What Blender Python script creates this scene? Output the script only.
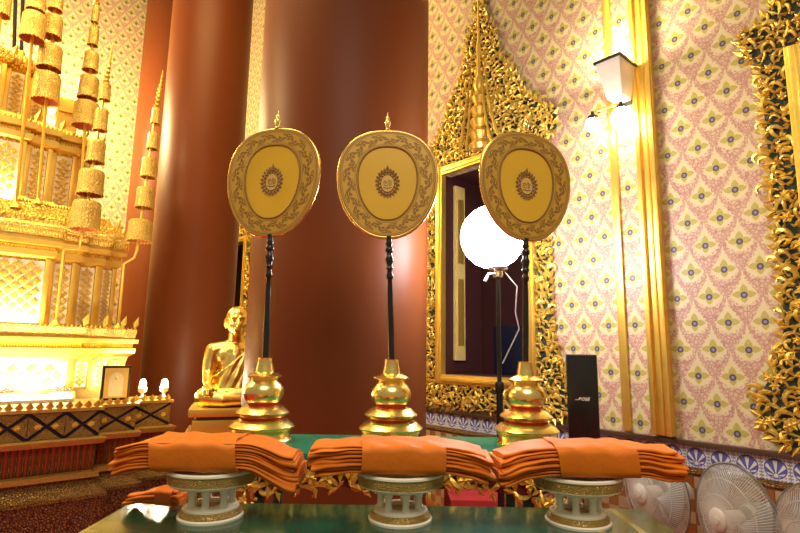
import bpy, bmesh, math, random
from mathutils import Vector, Matrix, Euler
PI = math.pi
random.seed(7)
for o in list(bpy.data.objects): bpy.data.objects.remove(o)
scn = bpy.context.scene
C = scn.collection

# ------------------------------------------------------------------ camera
F = 533.0; EYE = 1.35
pitch = math.atan(84/533.0); roll = 0.015
fw = Vector((0, math.cos(pitch), math.sin(pitch))); up0 = Vector((0, -math.sin(pitch), math.cos(pitch))); r0 = Vector((1, 0, 0))
rt = r0*math.cos(roll) + up0*math.sin(roll); up = -r0*math.sin(roll) + up0*math.cos(roll)
cam = bpy.data.objects.new('camera', bpy.data.cameras.new('camera')); C.objects.link(cam)
cam.matrix_world = Matrix(((rt.x, up.x, -fw.x, 0), (rt.y, up.y, -fw.y, 0), (rt.z, up.z, -fw.z, EYE), (0, 0, 0, 1)))
cam.data.sensor_width = 36; cam.data.lens = F/800*36; cam.data.clip_start = 0.02
scn.camera = cam

# ------------------------------------------------------------------ world, hall lamps and added fill lights
wd = bpy.data.worlds.new('hall'); scn.world = wd; wd.use_nodes = True
bgn = wd.node_tree.nodes['Background']
bgn.inputs[0].default_value = (1.0, 0.81, 0.52, 1); bgn.inputs[1].default_value = 0.19
def area(name, loc, rot, size, power, col, sy=None):
    l = bpy.data.lights.new(name, 'AREA'); l.energy = power; l.color = col; l.size = size
    if sy: l.shape = 'RECTANGLE'; l.size_y = sy
    o = bpy.data.objects.new(name, l); C.objects.link(o); o.location = loc; o.rotation_euler = rot
    return o
def point(name, loc, power, col, r=0.05, parent=None):
    l = bpy.data.lights.new(name, 'POINT'); l.energy = power; l.color = col; l.shadow_soft_size = r
    o = bpy.data.objects.new(name, l); C.objects.link(o); o.location = loc; o.parent = parent
    return o
def AB0(a, b, z):
    n = math.hypot(1, 0.863); return (a/n - b*0.863/n, a*0.863/n + b/n, z)
area('ceiling_lamp_main', (0.3, -0.9, 4.6), (0, 0, 0), 2.2, 78, (1.0, 0.88, 0.68))
area('ceiling_lamp_altar', (-1.9, 3.2, 6.4), (0, 0, 0), 2.4, 150, (1.0, 0.71, 0.27))
point('added_back_fill', AB0(0.35, 7.9, 4.6), 520, (1.0, 0.78, 0.34), 0.35)  # added light without fixture, hidden by the altar; brightens back wall and far column
area('added_side_fill', (-4.3, 2.9, 4.4), (0, math.radians(-62), math.radians(22)), 0.7, 62, (1.0, 0.72, 0.34))  # added out-of-view light to warm the left sides of columns and statue
vs = scn.view_settings
vs.view_transform = 'Standard'; vs.look = 'None'; vs.gamma = 1.0; vs.use_curve_mapping = False; vs.exposure = 0.82

# ------------------------------------------------------------------ frames: e1 runs along the altar, e2 along the right wall
TA = 0.863; nn = math.hypot(1, TA)
e1 = Vector((1/nn, TA/nn, 0)); e2 = Vector((-TA/nn, 1/nn, 0))
ROT_A = math.atan2(e1.y, e1.x)            # local x = e1 (altar, back wall)
ROT_W = math.atan2(-e2.y, -e2.x)          # local x = -e2 (right wall), local y into the wall
AW = 3.41; BW = 9.2
def AB(a, b, z=0.0): return e1*a + e2*b + Vector((0, 0, z))
def at(px, py, Y):
    d = fw + rt*((px-400)/F) + up*((266.5-py)/F)
    return Vector((0, 0, EYE)) + d*(Y/d.y)

# ------------------------------------------------------------------ node helpers
class X:
    t = None
    def __init__(s, sock): s.s = sock
    def __add__(a, b): return mth('ADD', a, b)
    def __radd__(a, b): return mth('ADD', b, a)
    def __sub__(a, b): return mth('SUBTRACT', a, b)
    def __rsub__(a, b): return mth('SUBTRACT', b, a)
    def __mul__(a, b): return mth('MULTIPLY', a, b)
    def __rmul__(a, b): return mth('MULTIPLY', b, a)
    def __truediv__(a, b): return mth('DIVIDE', a, b)
    def __lt__(a, b): return mth('LESS_THAN', a, b)
    def __gt__(a, b): return mth('GREATER_THAN', a, b)
    def __neg__(a): return mth('MULTIPLY', a, -1.0)
def mth(op, a, b=None, c=None):
    n = X.t.nodes.new('ShaderNodeMath'); n.operation = op
    for i, v in enumerate((a, b, c)):
        if v is None: continue
        if isinstance(v, X): X.t.links.new(v.s, n.inputs[i])
        else: n.inputs[i].default_value = v
    return X(n.outputs[0])
def mabs(a): return mth('ABSOLUTE', a)
def mfr(a): return mth('FRACT', a)
def msin(a): return mth('SINE', a)
def mcos(a): return mth('COSINE', a)
def mmax(a, b): return mth('MAXIMUM', a, b)
def mmin(a, b): return mth('MINIMUM', a, b)
def sstep(x, lo, hi):
    n = X.t.nodes.new('ShaderNodeMapRange'); n.interpolation_type = 'SMOOTHSTEP'
    X.t.links.new(x.s, n.inputs['Value']); n.inputs['From Min'].default_value = lo; n.inputs['From Max'].default_value = hi
    return X(n.outputs[0])
def mixc(f, a, b):
    n = X.t.nodes.new('ShaderNodeMix'); n.data_type = 'RGBA'
    for k, v in ((0, f), (6, a), (7, b)):
        if isinstance(v, X): X.t.links.new(v.s, n.inputs[k])
        elif k == 0: n.inputs[k].default_value = v
        else: n.inputs[k].default_value = (*v, 1) if len(v) == 3 else v
    return X(n.outputs[2])
def coords(kind='Object'):
    tc = X.t.nodes.new('ShaderNodeTexCoord'); sp = X.t.nodes.new('ShaderNodeSeparateXYZ')
    X.t.links.new(tc.outputs[kind], sp.inputs[0])
    return tc.outputs[kind], X(sp.outputs[0]), X(sp.outputs[1]), X(sp.outputs[2])
def noise(vec, scale, detail=3, rough=0.5):
    n = X.t.nodes.new('ShaderNodeTexNoise'); X.t.links.new(vec, n.inputs['Vector'])
    n.inputs['Scale'].default_value = scale; n.inputs['Detail'].default_value = detail; n.inputs['Roughness'].default_value = rough
    return X(n.outputs[0])
def voro(vec, scale, feature='F1', out=0):
    n = X.t.nodes.new('ShaderNodeTexVoronoi'); n.feature = feature; X.t.links.new(vec, n.inputs['Vector'])
    n.inputs['Scale'].default_value = scale
    return X(n.outputs[out])
def start(name):
    m = bpy.data.materials.new(name); m.use_nodes = True; X.t = m.node_tree
    return m, m.node_tree.nodes['Principled BSDF']
def put(b, key, v):
    if isinstance(v, X): X.t.links.new(v.s, b.inputs[key])
    elif isinstance(v, tuple) and len(v) == 3: b.inputs[key].default_value = (*v, 1)
    else: b.inputs[key].default_value = v
def bump(b, h, strength=0.3, dist=0.01):
    n = X.t.nodes.new('ShaderNodeBump'); X.t.links.new(h.s, n.inputs['Height'])
    n.inputs['Strength'].default_value = strength; n.inputs['Distance'].default_value = dist
    X.t.links.new(n.outputs[0], b.inputs['Normal'])
def plain(name, col, rough=0.5, metal=0.0, var=0.12, vscale=8, bumps=0.0, bscale=40, coat=0.0, **kw):
    m, b = start(name)
    v, x, y, z = coords()
    n = noise(v, vscale, 4)
    put(b, 'Base Color', mixc(n, tuple(c*(1-var) for c in col), tuple(min(1, c*(1+var)) for c in col)))
    put(b, 'Roughness', mth('MULTIPLY_ADD', n, 0.12, rough-0.06)); put(b, 'Metallic', metal)
    if coat: put(b, 'Coat Weight', coat); put(b, 'Coat Roughness', 0.08)
    if bumps: bump(b, noise(v, bscale, 3), bumps)
    for k, val in kw.items(): put(b, k, val)
    return m
def emis(name, col, s):
    m, b = start(name); put(b, 'Base Color', (0.9, 0.9, 0.9)); put(b, 'Emission Color', col); put(b, 'Emission Strength', s)
    return m

M = {}
GOLD = (0.95, 0.60, 0.13)
M['gold'] = plain('gold_polished', (1.0, 0.78, 0.27), 0.27, 1.0, 0.06, 6)
M['gold_satin'] = plain('gold_satin', (0.92, 0.61, 0.12), 0.34, 0.75, 0.12, 12, 0.12, 60)
M['gold_leaf'] = plain('gold_leaf', (0.80, 0.55, 0.11), 0.36, 0.65, 0.30, 25, 0.3, 90)
M['gold_statue'] = plain('gold_statue', (1.0, 0.74, 0.22), 0.30, 1.0, 0.05, 10)
def gold_mosaic(name, base, dark, scale, thr=0.12, metal=0.7):
    m, b = start(name); v, x, y, z = coords()
    d = voro(v, scale, 'DISTANCE_TO_EDGE'); f = sstep(d, 0.0, thr); n = noise(v, scale*0.6, 4)
    put(b, 'Base Color', mixc(f, dark, mixc(n, tuple(c*0.7 for c in base), base))); put(b, 'Metallic', metal); put(b, 'Roughness', 0.33)
    bump(b, f + n*0.5, 0.6, 0.006)
    return m
M['gold_mosaic'] = gold_mosaic('gold_mosaic', (0.90, 0.62, 0.18), (0.42, 0.25, 0.05), 150)
M['filigree'] = gold_mosaic('gold_filigree', (0.92, 0.68, 0.20), (0.50, 0.31, 0.06), 60, 0.25, 0.4)
M['gold_carved'] = gold_mosaic('gold_carved', (0.94, 0.64, 0.14), (0.42, 0.22, 0.03), 38, 0.18, 0.7)
M['mosaic_dull'] = gold_mosaic('dull_mosaic', (0.40, 0.24, 0.06), (0.09, 0.035, 0.015), 80, 0.25, 0.4)
M['frieze'] = gold_mosaic('frieze_mosaic', (0.62, 0.40, 0.10), (0.06, 0.03, 0.02), 120, 0.22, 0.4)
M['tray_gold'] = gold_mosaic('tray_gilding', (0.62, 0.40, 0.11), (0.40, 0.24, 0.06), 170, 0.2, 0.35)
M['mosaic_red'] = gold_mosaic('red_mosaic', (0.34, 0.13, 0.035), (0.05, 0.008, 0.008), 62, 0.3, 0.3)
M['mosaic_navy'] = plain('navy_glass', (0.012, 0.014, 0.035), 0.2)
M['rib_red'] = plain('red_gilt_rib', (0.30, 0.07, 0.025), 0.35, 0.3, 0.5, 60)
M['board'] = gold_mosaic('dark_glass_board', (0.02, 0.05, 0.055), (0.10, 0.08, 0.02), 40, 0.1, 0.2)
M['column'] = plain('maroon_paint', (0.150, 0.037, 0.010), 0.44, 0.0, 0.10, 1.2, **{'Specular IOR Level': 0.22})
M['ledge'] = plain('dark_wood', (0.07, 0.035, 0.02), 0.4)
M['lacquer_red'] = plain('maroon_lacquer', (0.14, 0.02, 0.02), 0.3)
M['red_ring'] = plain('red_lacquer', (0.45, 0.03, 0.02), 0.25, 0.3)
M['green_top'] = plain('green_laminate', (0.01, 0.20, 0.13), 0.22, 0.0, 0.15, 5)
M['green_leg'] = plain('green_paint', (0.005, 0.09, 0.06), 0.3)
M['black'] = plain('black_lacquer', (0.012, 0.010, 0.010), 0.22, 0, 0.2, 20)
M['black_matte'] = plain('black_plastic', (0.012, 0.011, 0.011), 0.55)
M['steel'] = plain('steel', (0.6, 0.6, 0.6), 0.25, 1.0)
M['dark_metal'] = plain('dark_metal', (0.03, 0.03, 0.03), 0.4, 0.6)
M['porcelain'] = plain('white_porcelain', (0.92, 0.86, 0.72), 0.25, 0, 0.04, 10)
M['white_plastic'] = plain('white_plastic', (0.48, 0.46, 0.44), 0.35)
M['wire'] = plain('grey_white_wire', (0.46, 0.44, 0.42), 0.35)
m, b = start('clear_blade'); put(b, 'Base Color', (0.36, 0.37, 0.40)); put(b, 'Roughness', 0.25); put(b, 'Alpha', 0.5); M['blade'] = m
M['housing'] = plain('cream_housing', (0.80, 0.74, 0.62), 0.4)
M['carpet'] = plain('red_carpet', (0.42, 0.02, 0.02), 0.9, 0, 0.25, 80, 0.4, 300)
M['curtain_green'] = plain('green_curtain', (0.22, 0.30, 0.20), 0.8)
M['shutter'] = plain('yellow_paint', (0.75, 0.55, 0.18), 0.35)
M['recess'] = plain('dark_maroon_wall', (0.06, 0.015, 0.015), 0.5)
M['lining'] = plain('red_lining', (0.55, 0.14, 0.04), 0.6)
M['paper'] = plain('white_card', (0.85, 0.82, 0.72), 0.5)
M['moss_tile'] = plain('brown_tile', (0.24, 0.09, 0.025), 0.25, 0, 0.3, 30, 0, 40, 0.3)
M['cream_tile'] = plain('cream_tile', (0.38, 0.27, 0.16), 0.25, 0, 0.3, 40, 0, 40, 0.3)
M['lamp_white'] = emis('lamp_glow_white', (0.95, 0.96, 1.0), 29)
M['lamp_warm'] = emis('lamp_glow_warm', (1.0, 0.84, 0.55), 11)
M['bulb'] = emis('bulb_glow', (1.0, 0.88, 0.64), 26)

M['votive'] = emis('votive_glow', (1.0, 0.84, 0.55), 320)
def wallpaper():
    m, b = start('damask_wallpaper'); vec, x, y, z = coords()
    W, H = 0.18, 0.306
    u = x/W; v = z/H
    fu = mfr(u+0.5) - 0.5; fv = mfr(v+0.5) - 0.5
    edA = (mcos(fv*(2*PI))*0.25 + 0.25) - mabs(fu)
    inB = edA < 0.0
    lu = fu - inB*mth('SIGN', fu)*0.5; lv = fv - inB*mth('SIGN', fv)*0.5
    e = (mcos(lv*(2*PI))*0.25 + 0.25) - mabs(lu)
    PX = lu*W; PY = lv*H
    def ell(cx, cy, rx, ry):
        a = (PX-cx)/rx; c = (PY-cy)/ry
        return a*a + c*c
    def dia(cx, cy, rx, ry):
        return mth('POWER', mabs((PX-cx)/rx), 1.35) + mth('POWER', mabs((PY-cy)/ry), 1.35)
    n1 = noise(vec, 60, 3)
    # flame-shaped cream field, ragged rim
    top = sstep(lv, -0.10, 0.47); low = sstep(lv, -0.27, 0.0)
    wcr = (1.0-top)*low*0.42 + msin(lv*75.0)*0.014 + (noise(vec, 110, 2)-0.5)*0.26
    cream = sstep(wcr - mabs(lu), -0.012, 0.012)*sstep(lv, -0.24, -0.14)
    tip = sstep(0.030 - mabs(lu), 0, 0.014)*(lv > 0.2)
    cream = mmax(cream, tip)
    # pink ground with lighter curls
    vr = voro(vec, 48, 'DISTANCE_TO_EDGE')
    curl = sstep(vr, 0.05, 0.16)
    pink = mixc(curl*0.85, (0.41, 0.205, 0.165), (0.58, 0.43, 0.30))
    sp = None
    for sx in (-1, 1):
        r = mth('SQRT', ell(sx*0.036, -0.040, 1, 1)); ring = sstep(mabs(r-0.013), 0.005, 0.0025)
        sp = ring if sp is None else mmax(sp, ring)
    outline = sstep(e, 0.05, 0.015)
    col = mixc(outline*0.65, pink, (0.48, 0.26, 0.22))
    col = mixc(cream, col, mixc(n1*0.5, (0.63, 0.54, 0.32), (0.54, 0.44, 0.23)))
    col = mixc(sp*0.75, col, (0.66, 0.54, 0.36))
    pet = None
    for args in ((0, 0.032, 0.021, 0.034), (-0.030, 0.008, 0.031, 0.020), (0.030, 0.008, 0.031, 0.020), (0, -0.016, 0.019, 0.026)):
        q = sstep(dia(*args), 1.05, 0.88); pet = q if pet is None else mmax(pet, q)
    col = mixc(pet, col, mixc(n1, (0.36, 0.29, 0.05), (0.48, 0.40, 0.12)))
    col = mixc(sstep(ell(0, 0.004, 0.018, 0.019), 1.1, 0.85), col, (0.07, 0.05, 0.12))
    col = mixc(sstep(ell(0, 0.004, 0.009, 0.010), 1.1, 0.7), col, (0.22, 0.19, 0.30))
    put(b, 'Base Color', col); put(b, 'Roughness', 0.42)
    put(b, 'Specular IOR Level', 0.35)
    return m
M['wallpaper'] = wallpaper()

def blue_tile():
    m, b = start('blue_palmette_tile'); vec, x, y, z = coords()
    zc = z + 0.0; r = mth('SQRT', x*x + zc*zc)
    zz = z + 0.034; ang = mth('ARCTAN2', x, zz); rr = mth('SQRT', x*x + zz*zz)
    ray = sstep(msin(ang*9.0 + 1.57), 0.1, 0.5)
    disc = sstep(r, 0.053, 0.050)
    rim = sstep(mabs(r-0.050), 0.004, 0.002)
    leaf = ray*sstep(rr, 0.012, 0.016)*sstep(rr - (1.0-mabs(ang)*0.16)*0.078, 0.0, -0.006)
    heart = sstep(rr, 0.012, 0.009)
    blue = disc*(1.0 - mmax(leaf, heart))
    corner = sstep(mabs(msin(x*190.0)*msin(z*190.0)), 0.55, 0.7)*(r > 0.056)
    col = mixc(mmax(mmax(blue, rim), corner*0.8), (0.60, 0.59, 0.62), (0.09, 0.10, 0.30))
    put(b, 'Base Color', col); put(b, 'Roughness', 0.2)
    return m
M['blue_tile'] = blue_tile()
def checker_tiles():
    m, b = start('brown_tile_field'); vec, x, y, z = coords()
    u = mth('FLOOR', x/0.066); v = mth('FLOOR', z/0.066)
    c = mth('MODULO', mabs(u+v), 2.0); n = noise(vec, 35, 4)
    put(b, 'Base Color', mixc(c, mixc(n, (0.15, 0.05, 0.015), (0.32, 0.13, 0.04)), mixc(n, (0.24, 0.15, 0.08), (0.40, 0.28, 0.17)))); put(b, 'Roughness', 0.3)
    return m
M['tile_field'] = checker_tiles()
def red_brocade():
    m, b = start('red_brocade'); vec, x, y, z = coords()
    a = mfr(x/0.07 + 0.0) - 0.5; c = mfr(z/0.11) - 0.5
    d = mth('SQRT', a*a + c*c*1.4); pat = mmax(sstep(d, 0.22, 0.17)*(d > 0.1), sstep(mabs(mabs(a)+mabs(c)-0.5), 0.05, 0.02))
    put(b, 'Base Color', mixc(pat*0.8, (0.16, 0.02, 0.025), (0.40, 0.28, 0.20))); put(b, 'Roughness', 0.8)
    return m
M['brocade'] = red_brocade()
def robe(name, c1, c2):
    m, b = start(name); vec, x, y, z = coords()
    n = noise(vec, 11, 4, 0.6); w = noise(vec, 600, 2)
    put(b, 'Base Color', mixc(n, c1, c2)); put(b, 'Roughness', 0.58); put(b, 'Specular IOR Level', 0.3); put(b, 'Sheen Weight', 0.08); put(b, 'Sheen Tint', (1.0, 0.6, 0.3))
    bump(b, n + w*0.04, 0.22, 0.03)
    return m
M['robe'] = robe('orange_cloth', (0.52, 0.115, 0.003), (0.68, 0.185, 0.006))
def border_print():
    m, b = start('fan_border_print'); vec, x, y, z = coords('UV')
    # x runs round the blade, y across the band
    k = x*(2*PI*15)
    wav = mabs(y - 0.5 - msin(k)*0.17); vine = sstep(wav, 0.055, 0.025)
    lob = None
    for ph, yc, rr in ((0.25, 0.66, 0.13), (0.75, 0.34, 0.13), (0.0, 0.29, 0.07), (0.5, 0.71, 0.07), (0.12, 0.52, 0.05), (0.38, 0.50, 0.05), (0.62, 0.50, 0.05), (0.88, 0.52, 0.05)):
        a = (mfr(x*15.0 + ph + msin(y*9.0)*0.10) - 0.5)*0.8; c = y - yc
        r = mth('SQRT', a*a + c*c); q = sstep(mabs(r-rr), 0.035, 0.015); q = mmax(q, sstep(r, rr*0.55, rr*0.35))
        lob = q if lob is None else mmax(lob, q)
    lines = None
    for yy, w in ((0.05, 0.035), (0.13, 0.02), (0.84, 0.02), (0.93, 0.03)):
        q = sstep(mabs(y-yy), w, w*0.5); lines = q if lines is None else mmax(lines, q)
    inner = (y > 0.16)*(y < 0.82)
    ink = mmax(mmax(vine, lob)*inner, lines)
    put(b, 'Base Color', mixc(ink*0.85, (0.56, 0.35, 0.045), (0.20, 0.10, 0.015))); put(b, 'Roughness', 0.45); put(b, 'Metallic', 0.15)
    bump(b, ink, 0.3, 0.003)
    return m
M['border'] = border_print()
M['silk'] = plain('golden_silk', (0.70, 0.46, 0.03), 0.34, 0.0, 0.08, 5)
M['ink'] = plain('brown_embroidery', (0.24, 0.13, 0.035), 0.5)
M['rim'] = plain('gilt_rim', (0.80, 0.52, 0.16), 0.25, 0.9)
M['ivory'] = plain('ivory_silk', (0.66, 0.46, 0.12), 0.4)

def glass_top():
    m, b = start('dark_green_glass_top'); vec, x, y, z = coords()
    n = noise(vec, 3, 3)
    stripe = mmax(sstep(mabs(x-0.60), 0.014, 0.008), sstep(mabs(x-0.715), 0.012, 0.007))
    put(b, 'Base Color', mixc(stripe, mixc(n, (0.005, 0.055, 0.030), (0.009, 0.085, 0.048)), (0.30, 0.26, 0.02))); put(b, 'Roughness', 0.2); put(b, 'Coat Weight', 0.15); put(b, 'Coat Roughness', 0.03)
    return m
M['glass_top'] = glass_top()

# ------------------------------------------------------------------ mesh builder
class MB:
    def __init__(s): s.v = []; s.f = []; s.uv = None
    def add(s, vs, fs):
        o = len(s.v); s.v += [tuple(p) for p in vs]; s.f += [tuple(i+o for i in f) for f in fs]; return s
    def box(s, c, d, rot=None):
        hx, hy, hz = d[0]/2, d[1]/2, d[2]/2
        vs = [Vector((x, y, z)) for x in (-hx, hx) for y in (-hy, hy) for z in (-hz, hz)]
        if rot: R = Euler(rot).to_matrix(); vs = [R @ p for p in vs]
        vs = [p + Vector(c) for p in vs]
        return s.add(vs, [(0, 1, 3, 2), (4, 6, 7, 5), (0, 4, 5, 1), (2, 3, 7, 6), (0, 2, 6, 4), (1, 5, 7, 3)])
    def rings(s, rs, caps=True, closed=True):
        n = len(rs[0]); vs = [p for r in rs for p in r]; fs = []
        for i in range(len(rs)-1):
            for j in range(n if closed else n-1):
                k = (j+1) % n
                fs.append((i*n+j, i*n+k, (i+1)*n+k, (i+1)*n+j))
        if caps:
            fs.append(tuple(reversed(range(n)))); fs.append(tuple(range((len(rs)-1)*n, len(rs)*n)))
        return s.add(vs, fs)
    def lathe(s, prof, seg=24, c=(0, 0, 0), caps=True, M4=None, a0=0.0):
        rs = []
        for r, z in prof:
            ring = [Vector((r*math.cos(a0+2*PI*j/seg), r*math.sin(a0+2*PI*j/seg), z)) for j in range(seg)]
            if M4: ring = [M4 @ p for p in ring]
            rs.append([p+Vector(c) for p in ring])
        return s.rings(rs, caps)
    def tube(s, pts, rad, seg=8, caps=True, flat=1.0):
        pts = [Vector(p) for p in pts]; n = len(pts)
        if not hasattr(rad, '__len__'): rad = [rad]*n
        rs = []; ref = None
        for i, p in enumerate(pts):
            t = (pts[min(i+1, n-1)] - pts[max(i-1, 0)])
            t = t.normalized() if t.length > 1e-9 else Vector((0, 0, 1))
            if ref is None: ref = Vector((0, 1, 0)) if abs(t.y) < 0.9 else Vector((1, 0, 0))
            u = (ref - t*ref.dot(t)); u = u.normalized() if u.length > 1e-6 else t.orthogonal().normalized()
            w = t.cross(u); ref = u
            rs.append([p + (u*math.cos(2*PI*j/seg)*flat + w*math.sin(2*PI*j/seg))*rad[i] for j in range(seg)])
        return s.rings(rs, caps)
    def prism(s, poly, y0, y1):
        n = len(poly); a = [(x, y0, z) for x, z in poly]; b = [(x, y1, z) for x, z in poly]
        fs = [tuple(range(n)), tuple(reversed(range(n, 2*n)))]
        for i in range(n):
            j = (i+1) % n; fs.append((i, n+i, n+j, j))
        return s.add(a+b, fs)
    def ball(s, c, r, seg=16, rg=10, rot=None):
        if not hasattr(r, '__len__'): r = (r, r, r)
        R = Euler(rot).to_matrix() if rot else None; rs = []
        for i in range(rg+1):
            th = PI*i/rg; th = min(max(th, 0.02), PI-0.02)
            ring = []
            for j in range(seg):
                p = Vector((r[0]*math.sin(th)*math.cos(2*PI*j/seg), r[1]*math.sin(th)*math.sin(2*PI*j/seg), -r[2]*math.cos(th)))
                if R: p = R @ p
                ring.append(p+Vector(c))
            rs.append(ring)
        return s.rings(rs)
    def mesh(s, name, smooth=40, bevel=0.0, mat=None):
        me = bpy.data.meshes.new(name); me.from_pydata(s.v, [], s.f)
        if bevel or True:
            bm = bmesh.new(); bm.from_mesh(me); bmesh.ops.recalc_face_normals(bm, faces=bm.faces)
            if bevel: bmesh.ops.bevel(bm, geom=bm.edges[:], offset=bevel, segments=2, affect='EDGES', profile=0.7)
            bm.to_mesh(me); bm.free()
        if smooth:
            me.shade_smooth(); me.set_sharp_from_angle(angle=math.radians(smooth))
        if mat: me.materials.append(mat)
        return me
    def build(s, name, mat, parent=None, smooth=40, bevel=0.0, label=None, kind=None):
        o = bpy.data.objects.new(name, s.mesh(name, smooth, bevel, M[mat] if isinstance(mat, str) else mat)); C.objects.link(o)
        if parent: o.parent = parent
        if label: o['label'] = label
        if kind: o['kind'] = kind
        return o
def inst(src, name, parent, loc=(0, 0, 0), rot=(0, 0, 0), scale=(1, 1, 1)):
    o = src if isinstance(src, bpy.types.Object) else None
    o = bpy.data.objects.new(name, src.data if o else src); C.objects.link(o)
    o.parent = parent; o.location = loc; o.rotation_euler = rot; o.scale = scale
    return o
def thing(name, label, cat, loc=(0, 0, 0), rotz=0.0, group=None):
    o = bpy.data.objects.new(name, None); C.objects.link(o); o.empty_display_size = 0.1
    o.location = loc; o.rotation_euler = (0, 0, rotz); o['label'] = label; o['category'] = cat
    if group: o['group'] = group
    return o
def tag(o, label, cat, group=None):
    o['label'] = label; o['category'] = cat
    if group: o['group'] = group
    return o
def setting(o, label=None):
    o['kind'] = 'structure'
    if label: o['label'] = label
    return o
def copy_tree(o, parent=None):
    c = o.copy(); C.objects.link(c); c.parent = parent
    for ch in list(o.children): copy_tree(ch, c)
    return c

# ================================================================== THE SETTING
fl = MB().box((-1, 4, -0.05), (16, 16, 0.1)).build('floor', 'carpet', smooth=0); setting(fl, 'red carpet covering the floor of the hall')

# right wall with three window openings (local x along the wall, towards the camera side positive)
WIN = [(-2.87, 'a'), (-0.16, 'b'), (-7.93, 'c')]
HO, Z0, Z1 = 0.45, 1.15, 2.95
def wall_with_holes(x0, x1, zt, holes, name, mat):
    mb = MB(); xs = sorted([x0, x1] + [h[0]-HO for h in holes] + [h[0]+HO for h in holes])
    TH = 0.06
    for i in range(len(xs)-1):
        c = (xs[i]+xs[i+1])/2; w = xs[i+1]-xs[i]
        if any(abs(c-h[0]) < HO for h in holes):
            mb.box((c, TH/2, Z0/2), (w, TH, Z0)); mb.box((c, TH/2, (Z1+zt)/2), (w, TH, zt-Z1))
        else: mb.box((c, TH/2, zt/2), (w, TH, zt))
    return mb.build(name, mat, smooth=0)
wr = wall_with_holes(-BW, 1.2, 8.4, WIN, 'wall_right', 'wallpaper'); wr.location = AB(AW, 0); wr.rotation_euler = (0, 0, ROT_W)
setting(wr, 'wall papered in pink and cream damask with olive flowers')
wbk = MB().box((-0.8, 0.05, 4.2), (8.6, 0.1, 8.4)).build('wall_back', 'wallpaper', smooth=0); wbk.location = AB(0, BW); wbk.rotation_euler = (0, 0, ROT_A)
setting(wbk, 'far papered wall behind the gilt altar')

def wall_frame(name):
    o = bpy.data.objects.new(name, None); C.objects.link(o); o.location = AB(AW, 0); o.rotation_euler = (0, 0, ROT_W)
    return o
# gold wall strips
t1 = wall_frame('trim_1'); setting(t1, 'narrow gold strip running up the papered wall')
MB().box((-1.70, -0.012, 4.62), (0.05, 0.024, 7.5)).build('strip', 'gold_satin', t1, bevel=0.004)
t2 = wall_frame('trim_2'); setting(t2, 'broad moulded gold pilaster on the papered wall')
MB().box((-1.465, -0.02, 4.62), (0.125, 0.04, 7.5)).build('backing', 'gold_satin', t2, bevel=0.004)
for dx, w, d in ((-0.045, 0.030, 0.066), (0.0, 0.030, 0.052), (0.045, 0.030, 0.066)):
    MB().box((-1.465+dx, -d/2, 4.62), (w, d, 7.5)).build('moulding', 'gold_satin', t2, bevel=0.006)
# dado
t3 = wall_frame('trim_3'); setting(t3, 'dark wooden ledge along the top of the tiled dado')
MB().box((-4.0, -0.02, 0.845), (10.4, 0.04, 0.026)).build('ledge', 'ledge', t3, bevel=0.004)
t4 = wall_frame('trim_4'); setting(t4, 'gilt moulding below the blue tiles')
MB().box((-4.0, -0.012, 0.69), (10.4, 0.024, 0.03)).build('moulding', 'mosaic_dull', t4, bevel=0.004)
dado = wall_frame('baseboard_right'); setting(dado, 'tiled dado with a row of blue palmette tiles over brown checks')
MB().box((-4.0, -0.004, 0.335), (10.4, 0.008, 0.67)).build('tile_field', 'tile_field', dado, smooth=0)
MB().box((-4.0, -0.003, 0.77), (10.4, 0.006, 0.125)).build('grout_bed', 'cream_tile', dado, smooth=0)
tl = MB().box((0, 0, 0), (0.126, 0.010, 0.122)).mesh('tile', 0, 0.0015, M['blue_tile'])
for i in range(24):
    inst(tl, 'tile', dado, (-3.62 + i*0.129, -0.008, 0.769))
ta = MB().box((0, 0, 0), (0.063, 0.008, 0.063)).mesh('small_tile_brown', 0, 0.0015, M['moss_tile'])
tb = MB().box((0, 0, 0), (0.063, 0.008, 0.063)).mesh('small_tile_cream', 0, 0.0015, M['cream_tile'])
for i in range(-60, -10):
    x = (i+0.5)*0.066
    for j in range(3, 10):
        if x < -1.62 and j < 8: continue
        if -2.66 < x < -1.62: continue
        inst(tb if (i+j) % 2 else ta, 'small_tile', dado, (x, -0.010, (j+0.5)*0.066))

da = MB().box((0.50, 3.68, 0.225), (0.34, 0.46, 0.45)).build('carpeted_step', 'carpet', None, bevel=0.01); tag(da, 'red carpeted step beside the thick column, under the window', 'step')
# columns
def column(loc, r, label, name='column'):
    root = bpy.data.objects.new(name, None); C.objects.link(root); root.location = loc; setting(root, label)
    MB().lathe([(r*1.005, 0.34), (r, 1.5), (r*0.995, 8.4)], 96, caps=False).build('shaft', 'column', root)
    MB().lathe([(r*1.22, 0.0), (r*1.22, 0.12), (r*1.14, 0.14), (r*1.12, 0.22), (r*1.17, 0.25), (r*1.16, 0.29), (r*1.06, 0.31), (r*1.02, 0.36), (r*0.98, 0.37)], 96).build('base_moulding', 'lacquer_red', root)
    return root
column((-0.41, 3.6, 0), 0.594, 'thick maroon column rising right behind the fan stands')
column((-2.42, 6.2, 0), 0.478, 'maroon column between the gilt altar and the seated statue')
column(AB(2.46, 8.74), 0.44, 'farthest orange-lit column beside the altar umbrellas')

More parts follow.
